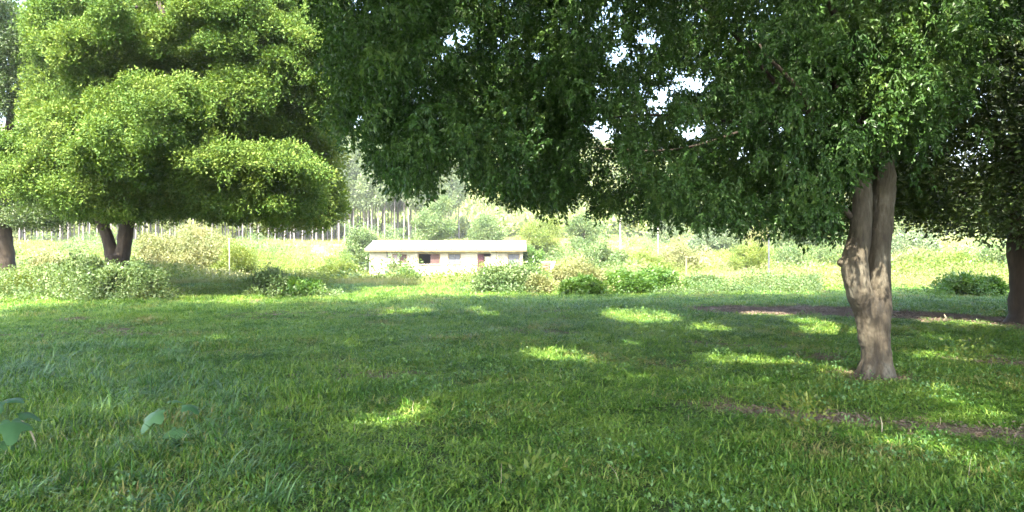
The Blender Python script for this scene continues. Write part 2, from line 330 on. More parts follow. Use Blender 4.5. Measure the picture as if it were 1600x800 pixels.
# ------------------------------------------------------------------ sun flecks: gaps cut into the crowns along the sun's rays to light chosen patches
FLECKS = [(650, 645, 85, 26), (500, 668, 34, 12), (400, 655, 24, 9), (1000, 497, 65, 14), (760, 495, 22, 8), (1150, 560, 55, 10), (860, 560, 60, 12), (1400, 690, 95, 22),
          (1240, 655, 40, 16), (1540, 640, 30, 22), (1500, 507, 75, 10), (1480, 560, 60, 14), (640, 490, 60, 6), (380, 470, 40, 8), (1110, 515, 25, 6), (1560, 750, 40, 24), (340, 530, 30, 7), (1200, 490, 45, 6), (840, 750, 14, 14), (1300, 520, 50, 8), (1150, 600, 30, 8), (960, 600, 25, 8)]
_r = random.Random(11)
for k in range(46):
    FLECKS.append((_r.uniform(60, 1580) if k % 3 else _r.uniform(850, 1580), _r.uniform(468, 770), _r.uniform(10, 46), _r.uniform(3, 11)))
FL = []
for px, py, rx, ry in FLECKS:
    cx, cy = gnd(px, py); FL.append((cx, cy, rx / F * cy, ry * cy * cy / (EYE * F)))
def fleck(P):
    t = P[:, 2] / math.sin(SUN_EL) * math.cos(SUN_EL); gx = P[:, 0] + hx * t; gy = P[:, 1] + hy * t
    k = np.zeros(len(P), bool)
    for cx, cy, rx, ry in FL: k |= np.hypot((gx - cx) / (rx * .8 + .16), (gy - cy) / (ry * .8 + .16)) < 1.0
    return k
LANES = []  # lanes cleared of foliage to bring sunlight onto trunk and boughs
def lane(px, py, d, rad): p = at(px, py, d); LANES.append((np.array(p), rad))
for a in [(1430, 120, 7.6, .45), (1400, 190, 7.9, .35), (1470, 60, 7.8, .4), (1345, 262, 8.6, .3), (1350, 90, 7.4, .3), (1380, 555, 8.8, .16), (1240, 30, 7.4, .3), (1385, 300, 8.85, .1), (740, 60, 9, .3)]: lane(*a)
def sunlane(P):
    """natural openings through which a low beam reaches the trunk and some outer boughs"""
    u = -np.array(SUND); k = np.zeros(len(P), bool)
    for c, rad in LANES:
        v = P - c; t = v @ u; k |= (t > .9) & (np.linalg.norm(v - t[:, None] * u, axis=1) < rad + .12)
    return k
def proj(P): return 800 + P[:, 0] / P[:, 1] * F, HZ - (P[:, 2] - EYE) / P[:, 1] * F

# ------------------------------------------------------------------ wood
def tube(V, Fc, P, Rr, seg=10, cap=True, wob=0.0):
    """tapered tube through points P with radii Rr (smoothly interpolated)"""
    P = [Vector(p) for p in P]; pts = []; rr = []
    for i in range(len(P) - 1):
        p0 = P[max(i - 1, 0)]; p1 = P[i]; p2 = P[i + 1]; p3 = P[min(i + 2, len(P) - 1)]
        for k in range(4):
            t = k / 4; pts.append(0.5 * ((2 * p1) + (p2 - p0) * t + (2 * p0 - 5 * p1 + 4 * p2 - p3) * t * t + (3 * p1 - p0 - 3 * p2 + p3) * t ** 3)); rr.append(Rr[i] * (1 - t) + Rr[i + 1] * t)
    pts.append(P[-1]); rr.append(Rr[-1]); base = len(V)
    for i, (p, r) in enumerate(zip(pts, rr)):
        d = (pts[min(i + 1, len(pts) - 1)] - pts[max(i - 1, 0)]).normalized()
        u = d.cross(Vector((0, 1, 0.1))).normalized(); v = d.cross(u)
        for k in range(seg):
            a = k / seg * 2 * math.pi; q = r * (1 + wob * noise.noise(p * 3 + Vector((math.cos(a), math.sin(a), 0)) * 1.3))
            V.append(p + (u * math.cos(a) + v * math.sin(a)) * q)
    for i in range(len(pts) - 1):
        for k in range(seg):
            a = base + i * seg + k; b = base + i * seg + (k + 1) % seg; Fc.append((a, b, b + seg, a + seg))
    if cap: Fc.append(tuple(base + k for k in range(seg))[::-1]); Fc.append(tuple(base + (len(pts) - 1) * seg + k for k in range(seg)))
def limb(name, parent, P, Rr, mat, seg=8):
    V = []; Fc = []; tube(V, Fc, P, Rr, seg, wob=.12); return link(name, mesh_np(name, V, Fc, True), parent, mat)
def off(root, pts): 
    l = root.location; return [Vector(p) - l for p in pts]

# ================================================================== NEAR TREE with forked grey trunk
BX, BY = gnd(1368, 588)
BY = 9.05; BX = (1368 - 800) / F * BY
near = empty("tree", (BX, BY, 0), label="big shade tree with pale forked double trunk, its branches hanging across the top", cat="tree")
def T(px, py, dd=0.0):
    p = at(px, py, BY + dd); return Vector((p.x - BX, dd, p.z))
mp = BY / F
V = []; Fc = []
tube(V, Fc, [T(1370, 602), T(1370, 585), T(1370, 565), T(1370, 530), T(1369, 500), T(1366, 470), T(1362, 448)], [36 * mp, 28 * mp, 23.5 * mp, 21.5 * mp, 21.5 * mp, 17 * mp, 4 * mp], 16, wob=.1)
# left stem with the elbow
tube(V, Fc, [T(1358, 540), T(1352, 490), T(1344, 458, -.05), T(1337, 428, -.06), T(1335, 405, -.07), T(1343, 375, -.07), T(1346, 330, -.04), T(1346, 280, .02), T(1338, 225, .05), T(1325, 160, .15)],
     [13 * mp, 16.5 * mp, 19.5 * mp, 20.5 * mp, 19.5 * mp, 17.5 * mp, 14.5 * mp, 13.5 * mp, 12.5 * mp, 11 * mp], 14, wob=.12)
tube(V, Fc, [T(1330, 412, -.03), T(1316, 410, -.05), T(1311, 408, -.06)], [12 * mp, 8 * mp, 5 * mp], 10)
# right stem
tube(V, Fc, [T(1374, 530), T(1376, 480, .02), T(1373, 430, .04), T(1373, 380, .05), T(1379, 320, .09), T(1381, 270, .04), T(1375, 230, .05), T(1362, 190, .02), T(1350, 140, 0)],
     [16 * mp, 17.5 * mp, 18 * mp, 18 * mp, 17.5 * mp, 16.5 * mp, 15.5 * mp, 14 * mp, 13 * mp], 14, wob=.12)
# root flares
for (fx, fd, fz) in [(1338, -.05, 596), (1398, 0, 594), (1352, -.32, 600), (1388, -.3, 600), (1368, .32, 596)]:
    tube(V, Fc, [T(1369, 548, 0), T((1369 + fx) / 2 + (fx - 1369) * .12, 578, fd * .55), T(fx, fz, fd)], [13 * mp, 10 * mp, 5 * mp], 8)
tr = link("trunk", mesh_np("trunk", V, Fc, True), near, M_bark)
md = tr.modifiers.new("weld", 'REMESH'); md.mode = 'VOXEL'; md.voxel_size = 0.011; md.use_smooth_shade = True
md = tr.modifiers.new("soft", 'SMOOTH'); md.factor = 0.5; md.iterations = 8
tx = bpy.data.textures.new("bark_lumps", 'CLOUDS'); tx.noise_scale = 0.09; tx.noise_depth = 3
md = tr.modifiers.new("lumps", 'DISPLACE'); md.texture = tx; md.strength = 0.022; md.mid_level = 0.5; md.texture_coords = 'LOCAL'
limb("broken_branch_stub", near, [T(1338, 345, 0), T(1327, 336, -.03), T(1320, 326, -.05)], [.05, .04, .028], M_bark)
# main limbs spread from the two stem tops
LB = [([(1325, 160, .15), (1290, 110, .3), (1250, 40, .6), (1200, -60, .9)], .085), ([(1338, 225, .05), (1290, 195, .1), (1245, 165, .2), (1200, 120, .3), (1150, 60, .5), (1080, 0, .8)], .06),
      ([(1272, 180, -.5), (1240, 132, -.7), (1198, 90, -.9), (1185, 70, -.9)], .04), ([(1350, 140, 0), (1370, 60, .3), (1400, -60, .6), (1420, -200, 1)], .10),
      ([(1350, 140, 0), (1310, 40, -.4), (1240, -80, -.9), (1100, -200, -1)], .06), ([(1362, 190, 0), (1410, 130, -.3), (1460, 70, -.6), (1500, -20, -.8)], .055),
      ([(1325, 160, .15), (1270, 190, 1.0), (1180, 200, 2.2), (1050, 235, 3.6), (900, 230, 4.8)], .05), ([(1345, 170, 0), (1230, 190, .6), (1140, 190, 1.2), (1000, 180, 1.8), (830, 200, 2.2), (700, 190, 2.4)], .03),
      ([(1400, -60, .6), (1450, -150, 2), (1470, -200, 4)], .08), ([(1240, -80, -.9), (1000, -220, .5), (700, -240, 1.5)], .04),
      ([(1345, 170, 0), (1300, 210, 1), (1240, 240, 2), (1180, 250, 3)], .05)]
for pts, r in LB:
    n = len(pts); limb("branch", near, [T(*q) for q in pts], [r * (1 - .75 * i / (n - 1)) for i in range(n)], M_bark_d)

# crown: twig sprays gathered in boughs, browse line at the bottom
BOT = np.array([(380, 120), (470, 165), (520, 215), (560, 225), (590, 275), (630, 300), (660, 300), (690, 275), (720, 262), (745, 300), (790, 312), (830, 318), (875, 335), (905, 300), (935, 325), (985, 345), (1030, 352), (1060, 338), (1090, 352), (1150, 362), (1200, 372), (1250, 380), (1300, 372), (1318, 330), (1335, 255), (1360, 225), (1385, 205), (1420, 215), (1470, 170), (1520, 110), (1600, 20)], float)
HOLES = [(1075, 128, 22, 7), (1085, 143, 18, 6), (1105, 128, 12, 6), (1010, 70, 22, 6), (1078, 210, 24, 13), (960, 95, 14, 8), (1030, 165, 12, 16), (1160, 245, 8, 4), (715, 62, 22, 16), (702, 75, 18, 10), (1215, 208, 9, 7), (1252, 178, 14, 6), (935, 150, 8, 10), (595, 235, 9, 9), (560, 200, 12, 10), (840, 95, 8, 6), (1272, 72, 6, 5), (555, 228, 8, 7), (680, 100, 9, 7), (940, 210, 18, 18), (915, 248, 14, 12), (850, 150, 10, 8)]
def near_crown():
    nb = 780; cs = []
    while len(cs) < nb:
        x = rng.uniform(-6.5, 12.5); y = rng.uniform(5.6, 19.5); z = rng.uniform(1.9, 12.5)
        e = ((x - 3.0) / 9.3) ** 2 + ((y - 12) / 7.6) ** 2 + ((z - 3.8) / 8.9) ** 2
        if e > 1: continue
        if z < 4.5 and y < 6.9: continue
        if e < .35 and z > 5.5 and rng.random() < .7: continue
        cs.append((x, y, z))
    cs = np.array(cs); k = np.repeat(np.arange(nb), 62)
    P = cs[k] + rng.normal(0, 1, (len(k), 3)) * np.array([.58, .58, .27])
    P = P[P[:, 1] > 5.7]
    px, py = proj(P); vis = (py > -60) & (px > -60) & (px < 1660)
    bot = np.interp(px, BOT[:, 0], BOT[:, 1]) + (n1(px * .05, P[:, 1] * 2) - .5) * 50 - .17 * F / P[:, 1]
    keep = ~(vis & (py > bot))
    # frame part: the crown begins a few metres from the eye
    keep &= ~((py > -20) & (P[:, 1] < 6.6))
    keep &= ~((px < 505 + 90 * rng.random(len(P))) & vis & (n2(px * .03, py * .03) < .62)) & ~((px < 492) & vis); keep &= ~sunlane(P)
    for hx_, hy_, a, b in HOLES:
        keep &= ~((np.hypot((px - hx_) / (a + 3), (py + 14 - hy_) / (b + 6)) < 1))
    keep &= ~(fleck(P) & (rng.random(len(P)) < .96))
    # upper, unseen part can be sparser
    keep &= ~((py < -120) & (rng.random(len(P)) < .35))
    return P[keep]
P = near_crown()
ex = [np.array(at(a, b, d)) + rng.normal(0, 1, (k_, 3)) * np.array([r_, .15, r_]) for a, b, d, r_, k_ in [(1345, 225, 8.55, .12, 14), (1320, 245, 8.6, .10, 8), (1370, 165, 8.5, .2, 22), (1290, 200, 8.6, .2, 30), (1405, 180, 8.3, .25, 30), (1440, 130, 8, .3, 40), (1470, 60, 8, .3, 34), (1400, 90, 8, .3, 34)]]
P = np.concatenate([P] + ex); n = len(P)
tag(scatter("crown", "near", SP_near, P - np.array([BX, BY, 0]), np.stack([rng.normal(0, .3, n), rng.normal(0, .3, n), rng.uniform(0, 6.28, n)], 1), rng.uniform(.8, 1.3, n), near), kind='stuff'); print("near crown", n)

# ================================================================== generic blob-crowned tree
def blob_points(blobs, dens, root, zcut=None, inner=0.35, holes=0.0):
    """leaf-cluster points on the skins of rounded boughs; blobs = (centre, (rx, ry, rz))"""
    PP = []; DD = []
    for c, r in blobs:
        r = np.array(r, float); area = 4 * math.pi * (np.prod(r) ** (2 / 3)); n = max(10, int(area * dens))
        D = rng.normal(0, 1, (n, 3)); D /= np.linalg.norm(D, axis=1, keepdims=True)
        rad = 1 - np.abs(rng.normal(0, .13, n)); ins = rng.random(n) < inner; rad[ins] *= rng.uniform(.35, .95, ins.sum())
        # lumpy skin
        lump = 1 + .34 * (n1(D[:, 0] * 2.3 + c[0], D[:, 1] * 2.3 + c[2]) + n2(D[:, 2] * 2.3 + c[1], D[:, 0] * 2.3) - 1)
        P = np.array(c) + D * r * (rad * lump)[:, None]; PP.append(P); DD.append(D + np.array([0, 0, .35]))
    P = np.concatenate(PP); D = np.concatenate(DD)
    hole = n1(P[:, 0] * 1.7 + 3, P[:, 2] * 1.7) + n2(P[:, 1] * 1.7, P[:, 2] * 1.7 + 7) + n3(P[:, 0] * 1.7 + 5, P[:, 1] * 1.7 + 2)
    k = hole > 1.12 * holes; P = P[k]; D = D[k]
    if zcut is not None:
        k = P[:, 2] > zcut + .35 * n3(P[:, 0] * 1.1, P[:, 1] * 1.1); P = P[k]; D = D[k]
    return P, D
def crown(name, key, srcs, P, D, root, scl=(.8, 1.3)):
    return tag(scatter(name, key, srcs, P - np.array(root.location), rot_outward(D), rng.uniform(*scl, len(P)), root), kind='stuff')
def crown_droop(name, key, srcs, npuff, P, D, root, scl):
    """rounded puffs on top of the boughs, hanging sprays on their flanks"""
    n = len(P); hang = (D[:, 2] / (np.linalg.norm(D, axis=1) + 1e-6) < .55) & (rng.random(n) < .75); ro = rot_outward(D)
    ro[hang] = np.stack([rng.normal(0, .25, n), rng.normal(0, .25, n), rng.uniform(0, 6.28, n)], 1)[hang]
    vi = np.where(hang, rng.integers(npuff, len(srcs), n), rng.integers(0, npuff, n))
    return tag(scatter(name, key, srcs, P - np.array(root.location), ro, rng.uniform(*scl, n), root, vi), kind='stuff')
def lumpy(blobs, nch=9, f=(.28, .5), core=.8):
    """break each rounded bough into a core and smaller boughs sitting on its skin"""
    out = []
    for c, r in blobs:
        r = np.array(r); out.append((tuple(c), tuple(r * core)))
        for k in range(nch):
            D = rng.normal(0, 1, 3); D /= np.linalg.norm(D); out.append((tuple(np.array(c) + D * r * rng.uniform(.65, 1.0)), tuple(r * rng.uniform(*f) * rng.uniform(.8, 1.2, 3) * np.array([1.15, 1.15, .8]))))
    return out

# ---------- big bright tree on the left
LX, LY = (181 - 800) / F * 27, 27.0
lt = empty("tree", (LX, LY, tz1(LX, LY)), label="large round-crowned tree with sunlit billowing foliage over a short dark forked trunk", cat="tree")
V = []; Fc = []
q = lambda px, py, dd=0: at(px, py, LY) + Vector((-LX, dd - LY, 0))
ml = LY / F
tube(V, Fc, [q(182, 465), q(182, 440), q(183, 415), q(184, 400)], [24 * ml, 19 * ml, 17 * ml, 16 * ml], 12, wob=.15)
tube(V, Fc, [q(178, 420), q(172, 385), q(160, 350), q(140, 300), q(130, 240)], [11 * ml, 9.5 * ml, 9 * ml, 7 * ml, 5 * ml], 10, wob=.15)
tube(V, Fc, [q(188, 420), q(194, 385), q(200, 350), q(220, 290), q(235, 200), q(250, 60)], [12 * ml, 11 * ml, 10.5 * ml, 9 * ml, 7 * ml, 4 * ml], 10, wob=.15)
tr = link("trunk", mesh_np("trunk", V, Fc, True), lt, M_bark_d)
md = tr.modifiers.new("weld", 'REMESH'); md.mode = 'VOXEL'; md.voxel_size = 0.035; md.use_smooth_shade = True
for pts, r in [([(200, 350, 0), (260, 300, -1), (330, 250, -2)], .18), ([(225, 260, 0), (270, 180, -.5), (290, 80, -1), (270, 20, -1)], .2), ([(220, 290, 0), (330, 240, 1), (430, 220, 1)], .17), ([(140, 300, 0), (80, 250, 0), (30, 200, 0)], .15), ([(235, 200, 0), (250, 110, -2), (262, 70, -3), (290, 60, -3.4)], .12)]:
    n = len(pts); limb("branch", lt, [q(*a) for a in pts], [r * (1 - .6 * i / (n - 1)) for i in range(n)], M_bark_d)
def B(px, py, d, rpx, ry=None, rd=None):
    p = at(px, py, d); s = d / F; return (tuple(p), (rpx * s, (rd or rpx) * s, (ry or rpx) * s))
LBL = [B(205, 30, 22.5, 58, 42), B(120, 78, 23, 46, 44), B(265, 5, 23, 45), B(60, 20, 24, 45), B(235, 175, 21.5, 82, 62), B(150, 215, 21.8, 66, 42), B(205, 245, 21.5, 52, 46), B(125, 305, 22, 46, 40), B(195, 325, 22.5, 42, 26),
       B(30, 295, 23, 48, 52), B(20, 220, 24, 40, 40), B(375, 35, 23, 52, 50), B(330, -10, 23, 50), B(385, 150, 23.5, 42, 52), B(430, 90, 24, 48, 50), B(345, 262, 22.6, 75, 36), B(430, 262, 23, 62, 36), B(320, 305, 23.2, 50, 40), B(400, 315, 23.2, 60, 46),
       B(460, 318, 23.8, 48, 48), B(270, 320, 24, 45, 32), B(80, 160, 24.5, 50, 48), B(95, 250, 23.6, 48), B(60, 335, 24, 50, 24), B(300, 215, 24.6, 40, 30), B(330, 100, 25, 40, 40), B(440, 190, 25, 45, 40), B(160, 130, 23.8, 42, 40), B(300, 150, 25.2, 50, 40), B(240, 90, 24.6, 50, 36)] + [B(450, 10, 25, 60, 50), B(490, -20, 26, 60), B(400, -40, 25, 60), B(180, 165, 22.6, 36, 26), B(290, 200, 22.6, 34, 30), B(100, 190, 22.9, 34, 24), B(350, 150, 23, 34, 30), B(500, 55, 24, 48, 44), B(520, 150, 24.6, 40, 40), B(460, 120, 23.8, 40, 36)]
cen = at(250, 180, 27.5)
for k in range(110):       # the rest of the crown: back, top and inside
    D = rng.normal(0, 1, 3); D /= np.linalg.norm(D)
    if D[1] < -.35 and D[2] < .7: continue
    f = rng.uniform(.6, 1); LBL.append(((cen.x + D[0] * 6.3 * f, cen.y + .6 + D[1] * 6.0 * f, 7.2 + D[2] * 5.2 * f), tuple(rng.uniform(.9, 1.5, 3))))
P, D = blob_points(lumpy(LBL[:40], 34, (.13, .36), .62), 23, lt, zcut=2.6, inner=.2, holes=1.3); P_, D_ = blob_points(LBL[40:], 20, lt, zcut=2.6, inner=.3); P = np.concatenate([P, P_]); D = np.concatenate([D, D_])
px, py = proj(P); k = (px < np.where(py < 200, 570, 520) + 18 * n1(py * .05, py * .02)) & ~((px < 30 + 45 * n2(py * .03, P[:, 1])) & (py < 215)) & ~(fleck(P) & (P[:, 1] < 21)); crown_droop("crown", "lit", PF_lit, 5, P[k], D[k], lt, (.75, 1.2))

# ---------- its yellow-green outer boughs on the right
YB = [B(505, 285, 26, 32, 42), B(498, 230, 26.5, 34, 38), B(470, 180, 27, 46, 42), B(485, 335, 26.2, 34, 28), B(515, 325, 26.6, 24, 30), B(440, 240, 28, 46, 48), B(440, 330, 27, 36, 28), B(480, 120, 27.5, 50, 46), B(440, 60, 28, 60, 50), B(500, 40, 28, 50, 60), B(440, 290, 27.5, 46, 50)]
P, D = blob_points(lumpy(YB, 14, (.2, .42), .7), 8, lt, zcut=2.2, inner=.3, holes=1); crown("crown", "yel", PF_yel, P, D, lt)["label"] = "yellow-green loose outer foliage"

# ---------- tree at the left edge
EX, EY = (4 - 800) / F * 31, 31.0
et = empty("tree", (EX, EY, tz1(EX, EY)), label="dark-trunked tree cut off by the left edge of the picture", cat="tree")
V = []; Fc = []; tube(V, Fc, [(0, 0, -.3), (.02, 0, .5), (0, 0, 1.6), (-.1, 0, 3), (.3, 0, 5), (.5, 0, 8)], [.66, .46, .42, .42, .3, .15], 12, wob=.2)
link("trunk", mesh_np("trunk", V, Fc, True), et, M_bark_d)
for pts, r in [([(0, 0, 3), (1.2, -.5, 5), (2.4, -1, 6.2)], .16), ([(.2, 0, 4.6), (-1, 0, 6), (-2.5, 0, 7.5)], .16), ([(.1, -.2, 4.8), (.8, -1.5, 7), (1.2, -2.5, 9)], .13)]:
    limb("branch", et, pts, [r, r * .7, r * .35], M_bark_d)
EB = [B(-20, 20, 29, 60), B(30, 80, 29, 44, 50), B(10, 150, 29, 30, 30), B(-60, 120, 30, 70), B(-50, 250, 30, 60), B(10, 335, 31, 60, 22), B(-80, 330, 31, 70, 30), B(50, 345, 32, 60, 20)]
for k in range(45):
    D = rng.normal(0, 1, 3); D /= np.linalg.norm(D); f = rng.uniform(.6, 1)
    if D[1] < -.2 and D[0] > 0: continue
    EB.append(((EX - 1 + D[0] * 5 * f, EY + 1.5 + D[1] * 4.5 * f, 7.5 + D[2] * 5 * f), tuple(rng.uniform(.9, 1.5, 3))))
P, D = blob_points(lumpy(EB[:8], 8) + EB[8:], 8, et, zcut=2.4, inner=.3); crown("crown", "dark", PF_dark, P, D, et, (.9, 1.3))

# ---------- dark tree on the right
RX, RY = (1606 - 800) / F * 15.4, 15.4
rt = empty("tree", (RX, RY, tz1(RX, RY)), label="shadowy tree at the right edge with a thick brown trunk and curving limbs", cat="tree")
V = []; Fc = []; q2 = lambda px, py, dd=0: at(px, py, RY) + Vector((-RX, dd - RY, 0)); mr_ = RY / F
tube(V, Fc, [q2(1606, 508), q2(1606, 490), q2(1606, 440), q2(1602, 380), q2(1598, 320), q2(1592, 250), q2(1584, 190)], [38 * mr_, 27 * mr_, 25 * mr_, 24 * mr_, 20 * mr_, 14 * mr_, 10 * mr_], 14, wob=.15)
tr = link("trunk", mesh_np("trunk", V, Fc, True), rt, M_bark_d)
for pts, r in [([(1584, 190, 0), (1574, 150, -.2), (1555, 115, -.3), (1552, 60, -.4), (1570, 0, -.4)], .12), ([(1598, 330, 0), (1570, 270, -.3), (1540, 230, -.6), (1500, 190, -.9)], .11), ([(1592, 250, 0), (1560, 200, .6), (1510, 170, 1.2), (1450, 160, 1.8)], .1),
               ([(1602, 360, 0), (1550, 320, -.4), (1490, 300, -.8), (1430, 300, -1)], .09), ([(1592, 250, 0), (1620, 150, .3), (1660, 50, .5), (1700, -60, .5)], .14), ([(1584, 190, 0), (1590, 80, 1), (1580, -80, 2)], .12), ([(1600, 340, 0), (1540, 290, 1.2), (1470, 250, 2.6)], .09)]:
    n = len(pts); limb("branch", rt, [q2(*a) for a in pts], [r * (1 - .7 * i / (n - 1)) for i in range(n)], M_bark_d)
def right_crown():
    nb = 480; cs = []
    while len(cs) < nb:
        x = rng.uniform(4.5, 19); y = rng.uniform(10, 22); z = rng.uniform(2.2, 10.5)
        e = ((x - 11.2) / 6.6) ** 2 + ((y - 15.8) / 6) ** 2 + ((z - 3.6) / 6.8) ** 2
        if e > 1 or (e < .25 and rng.random() < .75): continue
        cs.append((x, y, z))
    cs = np.array(cs); k = np.repeat(np.arange(nb), 36); P = cs[k] + rng.normal(0, 1, (len(k), 3)) * np.array([.5, .5, .4])
    px, py = proj(P); bt = np.interp(px, [1100, 1250, 1330, 1400, 1460, 1500, 1540, 1600], [330, 372, 380, 345, 372, 368, 378, 385]) + (n1(px * .06, P[:, 1] * 2) - .5) * 26 - 10
    keep = ~((py > bt) & (P[:, 2] < 3)) & ~((px < 1340) & (py < 330)); keep &= ~(fleck(P) & (rng.random(len(P)) < .95))
    for a, b, c_, d_ in [(1460, 170, 8, 6), (1530, 250, 6, 6), (1495, 110, 8, 6)]:
        keep &= ~(np.hypot((px - a) / (c_ + 10), (py - b) / (d_ + 10)) < 1)
    return P[keep]
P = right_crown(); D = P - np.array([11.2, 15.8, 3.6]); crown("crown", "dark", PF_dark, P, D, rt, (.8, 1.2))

# ---------- shade trees beside and behind the photographer: out of frame, they throw the shade on the lawn
def shade_tree(x, y, label, blobs, top, mk="dark", srcs=PF_dark, per=34):
    r = empty("tree", (x, y, tz1(x, y)), label=label, cat="tree")
    limb("trunk", r, [(0, 0, -.3), (.05, 0, 2), (-.1, 0, 5), (0, 0, top)], [.45, .34, .28, .14], M_bark_d, 12)
    for b in range(5):
        a = b * 1.26 + .3; limb("branch", r, [(0, 0, top - 3.2), (math.cos(a) * 2, math.sin(a) * 2, top - 1.6), (math.cos(a) * 5, math.sin(a) * 5, top)], [.16, .11, .05], M_bark_d)
    cs = []
    for (cx, cy, cz, rx, ry, rz, nb) in blobs:
        D = rng.normal(0, 1, (nb, 3)); D /= np.linalg.norm(D, axis=1, keepdims=True); f = rng.random((nb, 1)) ** .4
        cs.append(np.array([cx, cy, cz]) + D * f * np.array([rx, ry, rz]))
    cs = np.concatenate(cs); k = np.repeat(np.arange(len(cs)), per); P = cs[k] + rng.normal(0, 1, (len(k), 3)) * .5
    px, py = proj(np.where(P[:, 1:2] > .5, P, 1e3)); bad = (P[:, 1] > .5) & (P[:, 2] < EYE + P[:, 1] * .36 + .6)
    P = P[~bad & ~sunlane(P) & ~(fleck(P) & (rng.random(len(P)) < .96))]; crown("crown", mk, srcs, P, P - np.array([x, y, 4.0]), r, (1.1, 1.6)); return r
shade_tree(-9.5, 2.5, "tall spreading tree left of the photographer that shades the near lawn", [(-8.5, 5, 10, 9, 8, 2.6, 300), (-7, 10, 12, 8, 5, 1.8, 130)], 9)
shade_tree(1.5, -5.5, "tall spreading tree behind the photographer that shades the nearest grass", [(0.5, -1.6, 8.5, 9.5, 7, 2.2, 330)], 8)
shade_tree(11.5, 2.0, "tall spreading tree right of the photographer that shades the right lawn", [(9.5, 3.5, 9.5, 7, 6.5, 2.2, 190)], 9)

# ================================================================== GRASS
T_short = [src("tuft_short_%d" % i, tuft(400 + i, 150, .24, (.04, .12), .0095, 2.1), M_grass) for i in range(6)]
T_tall = [src("tuft_tall_%d" % i, tuft(420 + i, 80, .2, (.10, .26), .009, 2.3, 4), M_grass) for i in range(4)]
T_weed = [src("tuft_weed_%d" % i, tuft(440 + i, 90, .35, (.25, .6), .012, .5, 3), M_weed) for i in range(4)]
def trapez(n, y0, y1, margin=1.12, p=1.0, add=1.0):
    """points over the wedge of land in view, even by area"""
    u = rng.random(n); y = np.sqrt(y0 ** 2 + u * (y1 ** 2 - y0 ** 2)); x = rng.uniform(-1, 1, n) * (y * .70 * margin + add); return x, y
def lay(name, key, srcs, x, y, s, lean=.12, sz=None, parent=None):
    n = len(x); z = tz(x, y); sc = np.stack([s, s, s if sz is None else sz], 1)
    o = scatter(name, key, srcs, np.stack([x, y, z], 1), np.stack([rng.normal(0, lean, n), rng.normal(0, lean, n), rng.uniform(0, 6.28, n)], 1), sc); return o
def tallness(x, y):
    t = .55 * sstep(.45, .8, n2(x * .5 + 7, y * .5)) + .5 * sstep(.5, .85, n3(x * 1.3, y * 1.3 + 5))
    left = sstep(-1.2, -2.6, x) * sstep(11.5, 8, y) * .9 + sstep(-.25 * 6, -.36 * 6, x * 6 / y) * sstep(16, 9, y) * .3
    rightlow = sstep(.2, 1.8, x) * sstep(5.9, 5.2, y) * .4
    return np.clip(t + left + rightlow, 0, 1.5)
x, y = trapez(15000, 3.4, 17); bb = bare(x, y); k = rng.random(len(x)) > bb * 1.05; x, y = x[k], y[k]; s = rng.uniform(.75, 1.2, len(x)) * (1 - .3 * bare(x, y))
a = lay("lawn_grass", "short", T_short, x, y, s, .12, s * (0.75 + .55 * tallness(x, y))); tag(a, kind='stuff', label="short tangled green lawn grass in the shade of the trees", cat="grass")
x, y = trapez(15000, 17, 34); bb = bare(x, y); k = rng.random(len(x)) > bb * 1.05; x, y = x[k], y[k]; s = rng.uniform(.9, 1.6, len(x))
a = lay("lawn_grass", "short", T_short, x, y, s, .12, s * 1.1); tag(a, kind='stuff', label="green grass stretching to the edge of the tree shade", cat="grass")
x, y = trapez(16000, 3.4, 26); tl = tallness(x, y); k = (rng.random(len(x)) < tl * .36) & (bare(x, y) < .35); x, y = x[k], y[k]; tl = tl[k]; s = rng.uniform(.55, 1.0, len(x)) * (.5 + .38 * tl)
a = lay("long_grass", "tall", T_tall, x, y, s, .18); tag(a, kind='stuff', label="longer arching grass tufts scattered through the lawn", cat="grass")
T_arch = [src("tuft_arch_%d" % i, tuft(460 + i, 50, .14, (.18, .42), .011, 2.4, 5), M_grass_b) for i in range(4)]
x, y = trapez(2600, 4.3, 12); px = 800 + x / y * F; k = (px < 470 - (y - 4.3) * 25) & (rng.random(len(x)) < .9 * sstep(.25, .6, n2(x * .8 + 1, y * .8))) & (bare(x, y) < .3); x, y = x[k], y[k]
a = lay("arching_grass", "arch", T_arch, x, y, rng.uniform(.55, 1.0, len(x)), .15); tag(a, kind='stuff', label="bluish long arching grass clumps at lower left", cat="grass")
GC = [src("ground_cover_%d" % i, puff(480 + i, 30, .14, .024, .016, up=1.2, flat=.35, detail=True), M_grass_b) for i in range(3)]
x, y = trapez(9000, 3.6, 20); k = (rng.random(len(x)) < sstep(.45, .75, n4(x * .9, y * .9)) * .4) & (bare(x, y) < .6); x, y = x[k], y[k]; n = len(x)
a = scatter("ground_cover", "gc", GC, np.stack([x, y, tz(x, y) + .04 + .04 * rng.random(n)], 1), np.stack([rng.normal(0, .15, n), rng.normal(0, .15, n), rng.uniform(0, 6.28, n)], 1), rng.uniform(.8, 1.5, n)); tag(a, kind='stuff', label="small-leaved weeds woven through the lawn", cat="weeds")
